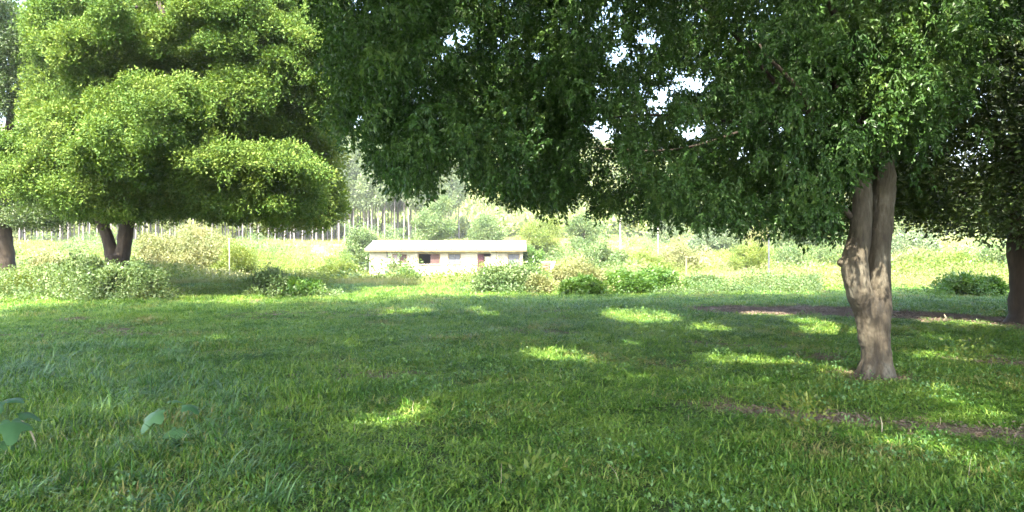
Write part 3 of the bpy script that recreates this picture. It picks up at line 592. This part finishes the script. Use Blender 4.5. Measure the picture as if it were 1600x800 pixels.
# sunlit rough pasture beyond the shade
x, y = trapez(17000, 27, 75); k = ~((x > -12.4) & (x < 1.4) & (y > 59) & (y < 67.5)) & (y > 28 + 3.5 * n1(x * .4, y * 0 + 2)); x, y = x[k], y[k]; s = rng.uniform(.55, 1.15, len(x)) * (0.55 + .6 * n2(x * .3, y * .3))
a = lay("pasture_weeds", "weed", T_weed, x, y, s, .1, s * (.5 + .6 * n3(x * .4, y * .4))); tag(a, kind='stuff', label="sunlit tall yellowish pasture grass beyond the shade", cat="grass")
x, y = trapez(12000, 75, 190); s = rng.uniform(1.2, 2.6, len(x))
a = lay("pasture_weeds", "weed", T_weed, x, y, s, .1, s * .6); tag(a, kind='stuff', label="pale far pasture grass below the plantation", cat="grass")
# fallen leaves on the bare strips
random.seed(5); Vl = []; Fl = []
for k in range(26):
    leaf_geo(Vl, Fl, Vector((random.uniform(-.2, .2), random.uniform(-.2, .2), random.uniform(.003, .012))), Vector((random.uniform(-1, 1), random.uniform(-1, 1), random.uniform(-.1, .3))).normalized(), Vector((0, 0, 1)), random.uniform(.04, .08), random.uniform(.02, .035))
LIT = [src("litter", (Vl, Fl), M_litter)]
x, y = trapez(34000, 4.5, 22); bb = bare(x, y); k = rng.random(len(x)) < bb * .8; x, y = x[k], y[k]
a = lay("fallen_leaves", "litter", LIT, x, y, rng.uniform(.4, .9, len(x)), .12); tag(a, kind='stuff', label="brown fallen leaves littering the bare earth strips", cat="leaf litter")

# ================================================================== SHRUBS AND WEEDS in the middle distance
def shrub(name, px0, px1, ytop, ybot, key, srcs, label, cat="shrub", lobes=7, dens=26, depth=None, scl=(.8, 1.3), stems=5):
    d = depth or EYE * F / (ybot - HZ); cx = ((px0 + px1) / 2 - 800) / F * d; wid = (px1 - px0) / F * d; zt = EYE + (HZ - ytop) / F * d; g = tz1(cx, d); h = max(.3, zt - g)
    r = empty(name, (cx, d, g), label=label, cat=cat)
    bl = []
    for k in range(lobes):
        u = rng.uniform(-.4, .4); hh = h * rng.uniform(.55, 1.0) * (1 - .9 * abs(u) ** 1.5); rr = min(wid * .3, h * .5) * rng.uniform(.6, 1.1)
        bl.append(((cx + u * wid, d + rng.uniform(-.3, .3) * wid * .6, g + max(rr * .6, hh - rr * .8)), (rr, rr, rr * .8)))
    bl.append(((cx, d, g + h * .35), (wid * .42, wid * .3, h * .38)))
    P, D = blob_points(lumpy(bl, 7, (.2, .6), .7), dens * .42, r, None, .5)
    sp = []                                            # upright sprigs break the outline, low skirt joins it to the weeds
    for k in range(int(10 + wid * 7)):
        u = rng.normal(0, .3) * wid; hh = h * rng.uniform(.5, 1.2) * max(.25, 1 - 1.1 * abs(u / wid) ** 1.2); ln = rng.normal(0, .1, 2)
        for t in np.linspace(.25, 1, max(3, int(hh / .12))): sp.append((cx + u + ln[0] * t * h, d + rng.normal(0, .2) * wid + ln[1] * t, g + t * hh))
    for k in range(int(30 + wid * 24)): sp.append((cx + rng.normal(0, .42) * wid, d + rng.normal(0, .35) * wid, g + abs(rng.normal(0, .12)) * h))
    P = np.concatenate([P, np.array(sp)]); P = P[(P[:, 2] > g + .03) & (n1(P[:, 0] * 2.2, P[:, 2] * 2.2 + P[:, 1]) > .22)]; D = P - np.array([cx, d, g])
    crown("foliage", key, srcs, P, D, r, scl)
    V = []; Fc = []
    for k in range(stems):
        u = rng.uniform(-.35, .35) * wid; tube(V, Fc, [(u * .4, 0, -.05), (u * .7, rng.uniform(-.1, .1), h * .45), (u, rng.uniform(-.2, .2), h * .85)], [.022, .016, .006], 5)
    link("stem", mesh_np("stem", V, Fc), r, M_bark_d)
    return r
shrub("weed_mound", 88, 165, 398, 462, "shr", PF_shr, "tall grey-green weed mound in front and left of the short forked trunk", "weeds", 8)
shrub("weed_mound", 150, 245, 412, 468, "shr", PF_shr, "leafy weed mound right at the foot of the short forked trunk", "weeds", 8)
shrub("weed_mound", 0, 70, 428, 462, "yel", PF_yel, "sunny low weeds below the tree at the left edge", "weeds", 6, 14, scl=(.5, .8))
shrub("weed_mound", 40, 110, 402, 445, "olv", PF_olv, "olive weeds between the two trunks on the left", "weeds", 6, 22)
shrub("shrub", 396, 450, 424, 462, "shr", PF_shr, "dark green weed clump at the shade edge left of the house", "shrub", 6)
shrub("shrub", 446, 498, 438, 462, "grn", PF_grn, "small low green clump just right of the dark weed clump", "shrub", 5)
shrub("shrub", 225, 360, 352, 425, "olv", PF_olv, "wide dry olive thicket behind the sunny strip right of the forked trunk", "shrub", 14, 9, depth=46, scl=(1.2, 2.0))
shrub("shrub", 340, 400, 385, 425, "yel", PF_yel, "yellow-green bush beside the pale post on the left", "shrub", 6, 9, depth=44, scl=(.6, 1))
shrub("shrub", 495, 560, 398, 432, "yel", PF_yel, "bright yellow-green bush standing left of the house", "shrub", 7, 9, depth=50, scl=(.7, 1.1))
shrub("shrub", 535, 585, 352, 420, "shr", PF_shr, "tall bush rising by the left end of the house", "shrub", 8, 8, depth=66, scl=(1.3, 2.0))
shrub("shrub", 604, 636, 410, 426, "olv", PF_olv, "small scraggly bush below the first window of the house", "shrub", 4, 18, depth=57)
shrub("shrub", 626, 655, 416, 436, "grn", PF_grn, "low green bush in front of the house below the second window", "shrub", 4, 14, depth=54)
shrub("shrub", 748, 850, 414, 458, "shr", PF_shr, "broad grey-green bush at the shade edge in front of the right end of the house", "shrub", 10)
shrub("shrub", 834, 862, 428, 460, "olv", PF_olv, "rusty brown weedy clump by the foot of the brick pillar", "shrub", 4, 26)
shrub("shrub", 816, 848, 384, 412, "grn", PF_grn, "dark green bush against the right end of the house", "shrub", 5, 10, depth=61, scl=(1.2, 1.9))
shrub("shrub", 872, 940, 405, 458, "olv", PF_olv, "pale dry shrub right of the brick pillar", "shrub", 8, 20)
shrub("shrub", 885, 935, 436, 462, "grn", PF_grn, "small vivid green clump at the foot of the pale dry shrub", "shrub", 5, 30)
shrub("shrub", 945, 1010, 424, 458, "grn", PF_grn, "vivid green weeds, left half of the long green clump mid picture", "shrub", 8, 26)
shrub("shrub", 1000, 1072, 416, 455, "grn", PF_grn, "vivid green weeds, taller right half of the long green clump", "shrub", 8, 26)
shrub("shrub", 1072, 1135, 432, 450, "shr", PF_shr, "low ragged weeds trailing right from the green clump", "shrub", 5, 24)
shrub("shrub", 1462, 1560, 432, 462, "grn", PF_grn, "low green bush between the forked trunk and the right edge tree", "shrub", 8, 26)
for i, (a, b, t, bo, key, s_, d, lb) in enumerate([
    (905, 975, 375, 430, "shr", PF_shr, 47, "soft green bush left of the taller white post"), (1035, 1090, 378, 425, "olv", PF_olv, 50, "dry twiggy bush right of the shorter white post"),
    (1080, 1150, 352, 420, "euc", PF_euc, 75, "bluish pale shrub under the hanging branches"), (1140, 1200, 378, 420, "yel", PF_yel, 48, "sunny yellow-green bush left of the grey fence post"),
    (1205, 1262, 385, 430, "shr", PF_shr, 52, "pale green bush right of the grey fence post"), (1262, 1330, 380, 430, "shr", PF_shr, 56, "pale green bush close left of the forked trunk"),
    (1395, 1465, 388, 430, "olv", PF_olv, 50, "dry bush seen just right of the forked trunk"), (1455, 1520, 392, 436, "yel", PF_yel, 42, "sunny yellowish bush behind the low green bush"),
    (1515, 1590, 385, 436, "shr", PF_shr, 42, "rounded pale bush next to the right edge trunk"), (975, 1035, 392, 432, "yel", PF_yel, 46, "sunny scrub at the feet of the two white posts")]):
    shrub("shrub", a, b, t, bo, key, s_, lb, "shrub", 7, 8 if key != "euc" else 4, depth=d, scl=(.9, 1.7) if key in ("shr", "olv") else (.5, .9))

def scrub(n, y0, y1, f, key, srcs, hmax, label, sc, thr):
    x, y = trapez(n, y0, y1); g = n4(x * .16 + f, y * .16); k = (g > thr) & ~((x > -12.8) & (x < 1.6) & (y > 56 - 14 * (key != 'yel')) & (y < 68)) & ~((x > -12) & (x < 1.3) & (y > 36) & (rng.random(n) < .6)) & ~((x > -13.5) & (x < -9) & (y < 34) & (y > 28)); x, y, g = x[k], y[k], g[k]
    z = tz(x, y) + rng.random(len(x)) * (g - thr) / (1 - thr) * hmax * (.5 + y / 90)
    o = scatter("scrub", key, srcs, np.stack([x, y, z], 1), np.stack([rng.normal(0, .4, len(x)), rng.normal(0, .4, len(x)), rng.uniform(0, 6.28, len(x))], 1), rng.uniform(.8, 1.5, len(x)) * sc); tag(o, kind='stuff', label=label, cat="scrub")
def edge_weeds(n, y0, y1, f, key, srcs, hmax, label, sc, thr, xa, xb):
    x, y = trapez(n, y0, y1); px = 800 + x / y * F; g = n4(x * .35 + f, y * .35); k = (g > thr) & (px > xa) & (px < xb); x, y, g = x[k], y[k], g[k]
    z = tz(x, y) + rng.random(len(x)) * (g - thr) / (1 - thr) * hmax
    o = scatter("weeds", key, srcs, np.stack([x, y, z], 1), np.stack([rng.normal(0, .4, len(x)), rng.normal(0, .4, len(x)), rng.uniform(0, 6.28, len(x))], 1), rng.uniform(.6, 1.2, len(x)) * sc); tag(o, kind='stuff', label=label, cat="weeds")
edge_weeds(14000, 21, 33, 5, "shr", PF_shr, 1.3, "loose grey-green weeds along the shade edge on the left", 1, .42, -60, 235)
edge_weeds(9000, 23, 30, 45, "shr", PF_shr, .7, "low grey-green weeds at the shade edge between the forked trunk and the house", 1, .5, 370, 530)
edge_weeds(5000, 23, 32, 9, "yel", PF_yel, 1.0, "sunny yellowish weeds along the shade edge on the left", .5, .5, -60, 520)
edge_weeds(12000, 24, 36, 15, "shr", PF_shr, .9, "loose grey-green weeds along the shade edge on the right", 1, .42, 740, 1280)
edge_weeds(7000, 26, 40, 25, "olv", PF_olv, 1.0, "dry pinkish weeds along the shade edge on the right", 1, .5, 860, 1620)
edge_weeds(26000, 50, 58.6, 7, "yel", PF_yel, .75, "sunny weeds growing up in front of the house wall", .55, .25, 560, 840)
scrub(16000, 31, 70, 3, "yel", PF_yel, 1.6, "sunny yellow-green scrub all over the pasture", .8, .5)
scrub(15000, 33, 75, 17, "olv", PF_olv, 1.8, "dry pinkish olive scrub scattered over the pasture", 1.7, .55)
scrub(15000, 36, 110, 31, "shr", PF_shr, 2.2, "soft green scrub scattered over the pasture", 2.2, .56)
# ---------- far solitary trees
def far_tree(px, base_y, top_y, wpx, d, key, srcs, label, dens=3.0, scl=(.9, 1.5), tw=.14, low=.35):
    x = (px - 800) / F * d; g = tz1(x, d); zt = EYE + (HZ - top_y) / F * d; h = zt - g; wd = wpx / F * d
    r = empty("tree", (x, d, g), label=label, cat="tree")
    limb("trunk", r, [(0, 0, -.4), (.1, 0, h * .3), (-.1, 0, h * .6), (0, 0, h * .9)], [tw * 1.4, tw, tw * .7, tw * .3], M_bark_d)
    bl = []
    for k in range(16):
        D = rng.normal(0, 1, 3); D /= np.linalg.norm(D); f = rng.uniform(.5, 1)
        bl.append(((x + D[0] * wd * .36 * f, d + D[1] * wd * .36 * f, g + h * (low + (1 - low) * .5) + D[2] * h * (1 - low) * .38 * f), tuple(rng.uniform(.14, .22, 3) * wd)))
    P, D = blob_points(bl, dens, r, None, .4); crown("crown", key, srcs, P, D, r, scl); return r
far_tree(680, 380, 298, 70, 78, "shr", PF_shr, "rounded olive-green tree standing behind the middle of the house roof", 5, (1.6, 2.6), low=.15)
far_tree(575, 380, 356, 40, 80, "olv", PF_olv, "small orange-tinged tree behind the left end of the house roof", 5, (1.4, 2.2), low=.1)
far_tree(762, 380, 330, 60, 84, "shr", PF_shr, "light green tree behind the right part of the house roof", 5, (1.6, 2.6), low=.15)
far_tree(850, 390, 338, 80, 80, "yel", PF_yel, "yellow-green tree behind the right end of the house", 4, (1.0, 1.6), low=.1)
far_tree(915, 400, 330, 60, 70, "shr", PF_shr, "pale green tree between the house and the white posts", 5, (1.4, 2.2), low=.1)
far_tree(1185, 415, 352, 50, 62, "olv", PF_olv, "brownish thin tree behind the grey fence post", 6, (1.2, 1.8), low=.25)
far_tree(1255, 410, 345, 90, 66, "dark", PF_dark, "dark green tree under the hanging branches left of the forked trunk", 4, (1.0, 1.6), low=.1)
far_tree(1130, 400, 335, 90, 95, "euc", PF_euc, "bluish green tree in the distance under the hanging branches", 1.6, (.8, 1.3), low=.1)
far_tree(1330, 410, 372, 80, 78, "shr", PF_shr, "pale distant tree hidden mostly behind the forked trunk", 5, (1.4, 2.4), low=.1)
far_tree(1430, 410, 378, 90, 80, "euc", PF_euc, "bluish distant trees' edge just right of the forked trunk", 1.6, (.8, 1.3), low=.1)
far_tree(1040, 400, 340, 60, 110, "euc", PF_euc, "soft distant tree above the shorter white post", 1.6, (.8, 1.3), low=.1)

# ---------- plantation of slender pale-trunked trees
base = empty("plantation_tree", (-30, 118, 0), label="slender pale-trunked plantation tree in the far rows behind the pasture", cat="tree", group="plantation trees in rows behind the pasture")
limb("trunk", base, [(0, 0, -.4), (.1, 0, 4), (-.05, 0, 8), (.1, 0, 13)], [.125, .10, .08, .03], M_bark_e, 6)
P, D = blob_points([((rng.normal(0, .5), rng.normal(0, .5), 6.5 + k * .75), (1.0, 1.0, .9)) for k in range(10)], 2.2, base, None, .5)
P0 = P; 
scatter("crown", "euc", PF_euc, P0, rot_outward(D), rng.uniform(.7, 1.2, len(P0)), base)['kind'] = 'stuff'
first = True
for row in range(4):
    xx = -88.0
    while xx < -11:
        xx += random.uniform(.9, 2.3) if row else random.uniform(.7, 1.6)
        yy = 112 + row * 5 + random.uniform(-.8, .8) + (0 if xx < -45 else 4)
        o_ = base if first else copy_tree(base); first = False
        o_.location = (xx, yy, tz1(xx, yy)); o_.rotation_euler = (random.uniform(-.03, .03), random.uniform(-.03, .03), random.uniform(0, 6.28)); s_ = random.uniform(.8, 1.12) * (1.12 if xx > -32 else .95); o_.scale = (s_, s_, s_)

# ---------- far woods on the hillside
n = 27000; yy = 138 + 760 * rng.random(n) ** 1.5; xx = rng.uniform(-1, 1, n) * (yy * .8 + 20); dn = n2(xx * .012 + 3, yy * .012) + .5 * n3(xx * .05, yy * .05)
k = (dn > .40) | (yy < 220) & (dn > .25); xx, yy = xx[k], yy[k]; sc = rng.uniform(1.0, 2.2, len(xx)) * (.6 + yy / 500)
a = scatter("hillside_woods", "far", PF_far, np.stack([xx, yy, tz(xx, yy) + sc * .8], 1), np.stack([rng.normal(0, .3, len(xx)), rng.normal(0, .3, len(xx)), rng.uniform(0, 6.28, len(xx))], 1), sc)
tag(a, kind='stuff', label="hazy pale green woods covering the far hillside", cat="woods")

# ---------- thin haze over the valley
bm = bmesh.new(); bmesh.ops.create_cube(bm, size=1, matrix=Matrix.Translation((0, 1240, 59)) @ Matrix.Diagonal((4000, 2560, 124, 1)))
me = bpy.data.meshes.new("haze"); bm.to_mesh(me); bm.free()
m, nt, N, L = newmat("haze_air"); pv = N("ShaderNodeVolumePrincipled"); pv.inputs["Color"].default_value = (.93, .96, 1, 1); pv.inputs["Density"].default_value = 0.0004; pv.inputs["Anisotropy"].default_value = 0.2
o = N("ShaderNodeOutputMaterial"); L(pv.outputs[0], o.inputs["Volume"]); tag(link("haze", me, None, m), kind='stuff')

# ================================================================== HOUSE
HD = 60.0; hs = HD / F; GZ = -1.25
def hx_(px): return (px - 800) * hs
def hz_(py): return EYE + (HZ - py) * hs
def box(bm, x0, x1, y0, y1, z0, z1):
    v = [bm.verts.new(c) for c in [(x0, y0, z0), (x1, y0, z0), (x1, y1, z0), (x0, y1, z0), (x0, y0, z1), (x1, y0, z1), (x1, y1, z1), (x0, y1, z1)]]
    for f in [(0, 3, 2, 1), (4, 5, 6, 7), (0, 1, 5, 4), (1, 2, 6, 5), (2, 3, 7, 6), (3, 0, 4, 7)]: bm.faces.new([v[i] for i in f])
def bobj(name, boxes, mat, parent, bev=0):
    bm = bmesh.new()
    for b in boxes: box(bm, *b)
    me = bpy.data.meshes.new(name); bm.to_mesh(me); bm.free(); o = link(name, me, parent, mat)
    if bev:
        md = o.modifiers.new("b", 'BEVEL'); md.width = bev; md.segments = 2
    return o
hcx = hx_(697)
house = empty("house", (hcx, HD, GZ), label="long low white single-storey house with open window holes and a shallow pale roof", cat="house")
lx = lambda px: hx_(px) - hcx
lz = lambda py: hz_(py) - GZ
X0, X1 = lx(577), lx(817); ZT = lz(391.5); DEP = 6.5
OPN = [(613, 636, 397, 411), (653, 688, 396, 412.5), (700, 720, 396, 411.5), (746, 767, 396, 437), (793, 812, 396, 416)]
fb = []; cur = X0
for a, b, t, bo in OPN:
    fb.append((cur, lx(a), 0, .2, -.3, ZT)); fb.append((lx(a), lx(b), 0, .2, lz(t), ZT))
    if bo < 430: fb.append((lx(a), lx(b), 0, .2, -.3, lz(bo)))
    cur = lx(b)
fb.append((cur, X1, 0, .2, -.3, ZT))
bobj("wall", fb, M_wallw, house)
bobj("wall", [(X0, X0 + .2, .2, DEP, -.3, ZT)], M_wallw, house); bobj("wall", [(X1 - .2, X1, .2, DEP, -.3, ZT)], M_wallw, house); bobj("wall", [(X0 + .2, X1 - .2, DEP - .2, DEP, -.3, ZT)], M_wallw, house)
for xx in (lx(644), lx(733), lx(780)): bobj("partition_wall", [(xx - .07, xx + .07, .2, DEP - .2, -.3, ZT - .05)], M_wallw, house)
bobj("floor_slab", [(X0 - .15, X1 + .15, -.15, DEP + .15, -.35, -.02)], M_conc, house)
bobj("ceiling", [(X0 + .2, X1 - .2, .2, DEP - .2, ZT - .08, ZT - .03)], M_fascia, house)
for (a, b, t, bo), nm in zip(OPN, ("window", "window", "window", "door", "window")):
    if nm == "window":
        fr = bobj("window", [(lx(a), lx(a) + .05, -.03, .1, lz(bo), lz(t)), (lx(b) - .05, lx(b), -.03, .1, lz(bo), lz(t)), (lx(a) + .05, lx(b) - .05, -.03, .1, lz(t) - .05, lz(t))], M_fascia, house)
        bobj("sill", [(lx(a) - .08, lx(b) + .08, -.08, .08, lz(bo) - .06, lz(bo))], M_conc, fr)
        if a == 613: bobj("shutter", [(lx(613.5), lx(624), .02, .06, lz(bo) + .02, lz(t) - .06)], M_shutw, fr); bobj("shutter", [(lx(624.5), lx(635.5), .08, .12, lz(bo) + .02, lz(t) - .06)], M_shut, fr)
        if a == 653: bobj("shutter", [(lx(672.5), lx(687.3), .03, .07, lz(bo) + .02, lz(t) - .06)], M_shut, fr)
        if a in (700, 793):
            bobj("shutter", [(lx(a) + .06, lx((a + b) / 2) - .01, .04, .08, lz(bo) + .02, lz(t) - .06)], M_shutg, fr); bobj("shutter", [(lx((a + b) / 2) + .01, lx(b) - .06, .04, .08, lz(bo) + .02, lz(t) - .06)], M_shutg, fr)
    else:
        fr = bobj("door", [(lx(a) + .01, lx(755.5), .05, .1, 0, lz(t) - .03)], M_maroon, house); bobj("handle", [(lx(753.5), lx(754.3), -.02, .05, .95, 1.05)], M_shutg, fr)
        bobj("door_screen", [(lx(757), lx(767) - .02, .06, .12, .35, lz(t) - .25)], M_wallw, house)
V = []; Fc = []; tube(V, Fc, [(lx(605), -.05, .6), (lx(605), -.05, 2.4)], [.035, .035], 6); link("downpipe", mesh_np("downpipe", V, Fc), house, M_shutg)
V = []; Fc = []; tube(V, Fc, [(lx(778), -.06, 0), (lx(778), -.06, ZT)], [.04, .04], 6); link("downpipe", mesh_np("downpipe", V, Fc), house, M_conc)
bobj("fascia", [(X0 - .3, X1 + .3, -.42, -.38, ZT - .06, ZT + .07)], M_fascia, house)
# roof sheets, ribbed, front and rear slopes
rise = .66; half = DEP / 2; rx0, rx1 = X0 - .32, X1 + .32; ns = 13; wsh = (rx1 - rx0) / ns
for side in (0, 1):
    V = []; Fc = []
    nr = 10
    for i in range(nr + 1):
        u = i / nr; xx = u * (wsh - .012); zz = .028 * math.cos(i * math.pi) 
        V += [(xx, 0, zz), (xx, 1, zz)]
    me = bpy.data.meshes.new("roof_sheet")
    VV = []
    for (x_, t_, z_) in V:
        y_ = (-.45 + t_ * (half + .45)) if side == 0 else (DEP + .45 - t_ * (half + .45)); VV.append((x_, y_, ZT + .10 + t_ * rise + z_))
    n = len(VV); VV2 = VV + [(a, b, c - .02) for a, b, c in VV]
    for i in range(nr): a = 2 * i; Fc += [(a, a + 2, a + 3, a + 1), (n + a, n + a + 1, n + a + 3, n + a + 2), (a, n + a, n + a + 2, a + 2), (a + 1, a + 3, n + a + 3, n + a + 1)]
    me.from_pydata(VV2, [], Fc); me.update(); me.materials.append(M_roof)
    for k in range(ns):
        o_ = bpy.data.objects.new("roof_sheet", me); C.objects.link(o_); o_.parent = house; o_.location = (rx0 + k * wsh, 0, random.uniform(-.008, .012))
V = []; Fc = []; tube(V, Fc, [(rx0 - .02, half, ZT + .10 + rise), (rx1 + .02, half, ZT + .10 + rise)], [.09, .09], 8); link("ridge_cap", mesh_np("ridge_cap", V, Fc), house, M_roof)
V = []; Fc = []
for xx in (X0 + .1, X1 - .1):
    i = len(V); V += [(xx - .1, 0, ZT), (xx - .1, DEP, ZT), (xx - .1, half, ZT + rise), (xx + .1, 0, ZT), (xx + .1, DEP, ZT), (xx + .1, half, ZT + rise)]
    Fc += [(i, i + 1, i + 2), (i + 3, i + 5, i + 4), (i, i + 3, i + 4, i + 1), (i + 1, i + 4, i + 5, i + 2), (i + 2, i + 5, i + 3, i)]
link("gable", mesh_np("gable", V, Fc), house, M_wallw)

# ---------- brick pillar with a white panel beside the house
PD = 44.0; ps = PD / F; pX = (852 - 800) * ps; pg = tz1(pX, PD)
pil = empty("gate_pillar", (pX, PD, pg), label="reddish brick pillar with a pale cap standing among weeds right of the house", cat="pillar")
top = EYE + (HZ - 408) * ps - pg
nc = int(top / .085)
bme = None
for c in range(nc):
    for s_ in range(2):
        if bme is None:
            bm = bmesh.new(); box(bm, -.105, .105, -.16, .16, 0, .075); bme = bpy.data.meshes.new("brick"); bm.to_mesh(bme); bm.free(); bme.materials.append(M_brick)
        o_ = bpy.data.objects.new("brick", bme); C.objects.link(o_); o_.parent = pil
        o_.location = ((s_ - .5) * .22, 0, c * .085 - .1) if c % 2 == 0 else (0, (s_ - .5) * .22, c * .085 - .1); o_.rotation_euler = (0, 0, 0 if c % 2 == 0 else R(90))
bobj("mortar_core", [(-.15, .15, -.12, .12, -.1, nc * .085 - .1)], M_conc, pil)
bobj("cap", [(-.26, .26, -.24, .24, nc * .085 - .1, nc * .085 - .02)], M_conc, pil, .015)
wl = empty("low_wall", ((862 - 800) * ps, PD + .4, pg), label="short stub of whitewashed wall next to the brick pillar", cat="wall")
bobj("panel", [(-.22, .22, -.07, .07, -.2, top - .1)], M_wallw, wl); bobj("coping", [(-.26, .26, -.1, .1, top - .1, top - .03)], M_conc, wl, .01)

# ---------- posts
def post(px, ytop, d, w_, label, mat=M_conc, arm=False):
    s_ = d / F; x_ = (px - 800) * s_; g = tz1(x_, d); h = EYE + (HZ - ytop) * s_ - g
    r = empty("fence_post", (x_, d, g), label=label, cat="post")
    V = []; Fc = []; tube(V, Fc, [(0, 0, -.3), (.01, 0, h * .5), (0, 0, h)], [w_, w_ * .95, w_ * .85], 6); link("shaft", mesh_np("shaft", V, Fc), r, mat)
    bobj("cap", [(-w_ * 1.3, w_ * 1.3, -w_ * 1.3, w_ * 1.3, h, h + .06)], mat, r)
    if arm:
        V = []; Fc = []; tube(V, Fc, [(0, 0, h * .93), (-.25, 0, h + .2)], [w_ * .7, w_ * .5], 5); link("arm", mesh_np("arm", V, Fc), r, mat)
post(969, 342, 55, .06, "taller and thicker of the two white posts in the sunny scrub")
post(1028, 352, 55, .045, "shorter and thinner of the two white posts in the sunny scrub")
post(1201, 368, 31, .035, "slim grey fence post at the shade edge left of the forked trunk", M_shutg)
post(358, 374, 40, .03, "pale fence post behind the sunny strip on the left")
post(1072, 402, 38, .05, "short weathered post in the scrub between the white posts and the grey post", M_fascia)

# ================================================================== SMALL FOREGROUND THINGS
def broad_leaf(nm, parent, base, tip_dir, size, droop=.35):
    """lobed leaf blade with a petiole"""
    d = Vector(tip_dir).normalized(); up = Vector((0, 0, 1)); s = d.cross(up).normalized(); n = s.cross(d)
    V = []; Fc = []; c = Vector(base); no = 30; ring = []
    for k in range(no + 1):
        a = -2.75 + 5.5 * k / no; r = size * (.62 + .38 * math.cos(a)) * (1 + .28 * math.cos(a * 5.0)) * (.95 + .1 * random.random()) + size * .16
        ring.append((a, r))
    V.append(c)
    for f in (.5, 1.0):
        for a, r in ring: V.append(c + d * (r * f * math.cos(a)) + s * (r * f * math.sin(a)) - n * (droop * (r * f) ** 2 / size) + n * (.04 * size * math.cos(a * 5) * f))
    m_ = no + 1
    for k in range(no): Fc.append((0, 1 + k, 2 + k)); Fc.append((1 + k, 1 + m_ + k, 2 + m_ + k, 2 + k))
    return link(nm, mesh_np(nm, V, Fc, True), parent, M_leaf_big)
def broad_plant(px, py, leaves, label):
    x_, y_ = gnd(px, py); g = tz1(x_, y_); r = empty("broad_leaved_plant", (x_, y_, g), label=label, cat="plant")
    V = []; Fc = []
    for lpx, lpy, dd, sz, dirv in leaves:
        p_ = at(lpx, lpy + 5, y_ + dd) - Vector((x_, y_, g)); sz *= .82; tube(V, Fc, [(0, 0, -.02), (p_.x * .4, p_.y * .4, p_.z * .7), tuple(p_)], [.009, .007, .005], 6); broad_leaf("leaf", r, p_, dirv, sz)
    link("stem", mesh_np("stem", V, Fc), r, M_leaf_green)
broad_plant(262, 700, [(242, 640, -.02, .15, (-.5, -.75, -.45)), (274, 668, -.1, .12, (.1, -.9, -.5)), (292, 628, .06, .10, (.8, -.3, -.1)), (225, 690, -.1, .08, (-.6, -.6, -.2)), (268, 622, .12, .09, (.1, .8, .1))], "plant with two large lobed bluish leaves drooping over the lawn at lower left")
broad_plant(8, 715, [(15, 655, -.05, .16, (.5, -.7, -.3)), (-12, 625, 0, .17, (-.3, -.7, -.1)), (35, 640, .12, .11, (.9, .1, -.1)), (12, 620, .15, .12, (.3, .7, .2)), (-5, 690, -.1, .13, (.4, -.8, -.4))], "broad-leaved plant cut by the left edge beside the dry stalk")
def stick(px0, py0, px1, py1, r, label, nm="dry_stalk", mat=M_stalk, dd=0):
    x_, y_ = gnd(px1, py1); g = tz1(x_, y_); p_ = at(px0, py0, y_ + dd) - Vector((x_, y_, g)); V = []; Fc = []
    tube(V, Fc, [(0, 0, -.03), (p_.x * .45 + .01, p_.y * .5, p_.z * .55), tuple(p_)], [r, r * .85, r * .5], 7, wob=.2); o_ = link(nm, mesh_np(nm, V, Fc, True), None, mat); o_.location = (x_, y_, g); tag(o_, label, "stick")
stick(30, 655, 58, 715, .008, "dry bent stalk leaning in the long grass at lower left", dd=.1)
stick(1377, 652, 1379, 674, .006, "thin pale stake poking up from the grass below the forked trunk", "stake")
stick(1476, 492, 1480, 508, .025, "short pale stump stake on the bare earth before the right edge tree", "stake")
def sprout(px, py, h, label, key="grn", srcs=PF_grn, n=8, spread=.12):
    x_, y_ = gnd(px, py); g = tz1(x_, y_); r = empty("sprout", (x_, y_, g), label=label, cat="plant")
    P = np.stack([rng.normal(0, spread, n), rng.normal(0, spread, n), rng.uniform(.15, .95, n) * h], 1)
    scatter("foliage", key, srcs, P, np.stack([rng.normal(0, .3, n), rng.normal(0, .3, n), rng.uniform(0, 6.28, n)], 1), rng.uniform(.4, .7, n), r)['kind'] = 'stuff'
    V = []; Fc = []
    for p_ in P: tube(V, Fc, [(0, 0, -.02), (p_[0] * .4, p_[1] * .4, p_[2] * .6), tuple(p_)], [.006, .005, .003], 5)
    link("stem", mesh_np("stem", V, Fc), r, M_leaf_green)
sprout(1510, 572, .32, "leafy pale sprout on the grass right of the forked trunk", "yel", PF_yel, 7, .2)
sprout(1245, 668, .20, "small pale plant at the near edge of the bare earth strip", "yel", PF_yel, 4, .08)
sprout(840, 765, .10, "tiny bright green weed in the lawn at bottom centre", "yel", PF_yel, 2, .03)
_q = random.Random(4)
V = []; Fc = []
for k in range(70):
    yq = _q.uniform(4.5, 17); xq = _q.uniform(-.78, .78) * yq; zq = tz1(xq, yq); aq = _q.uniform(0, 6.28); hq = _q.uniform(.05, .15); ln = _q.uniform(.05, .9) * hq
    tube(V, Fc, [(xq, yq, zq), (xq + ln * .4 * math.cos(aq), yq + ln * .4 * math.sin(aq), zq + hq * .6), (xq + ln * math.cos(aq), yq + ln * math.sin(aq), zq + hq)], [.002, .0016, .001], 3, cap=False)
tag(link("dry_stems", mesh_np("dry_stems", V, Fc), None, M_stalk), "thin straw coloured dead stems scattered through the lawn", "dead stems", kind="stuff")
sprout(430, 440, .6, "upright leafy sprig left of the shade edge clump", "grn", PF_grn, 8, .15)
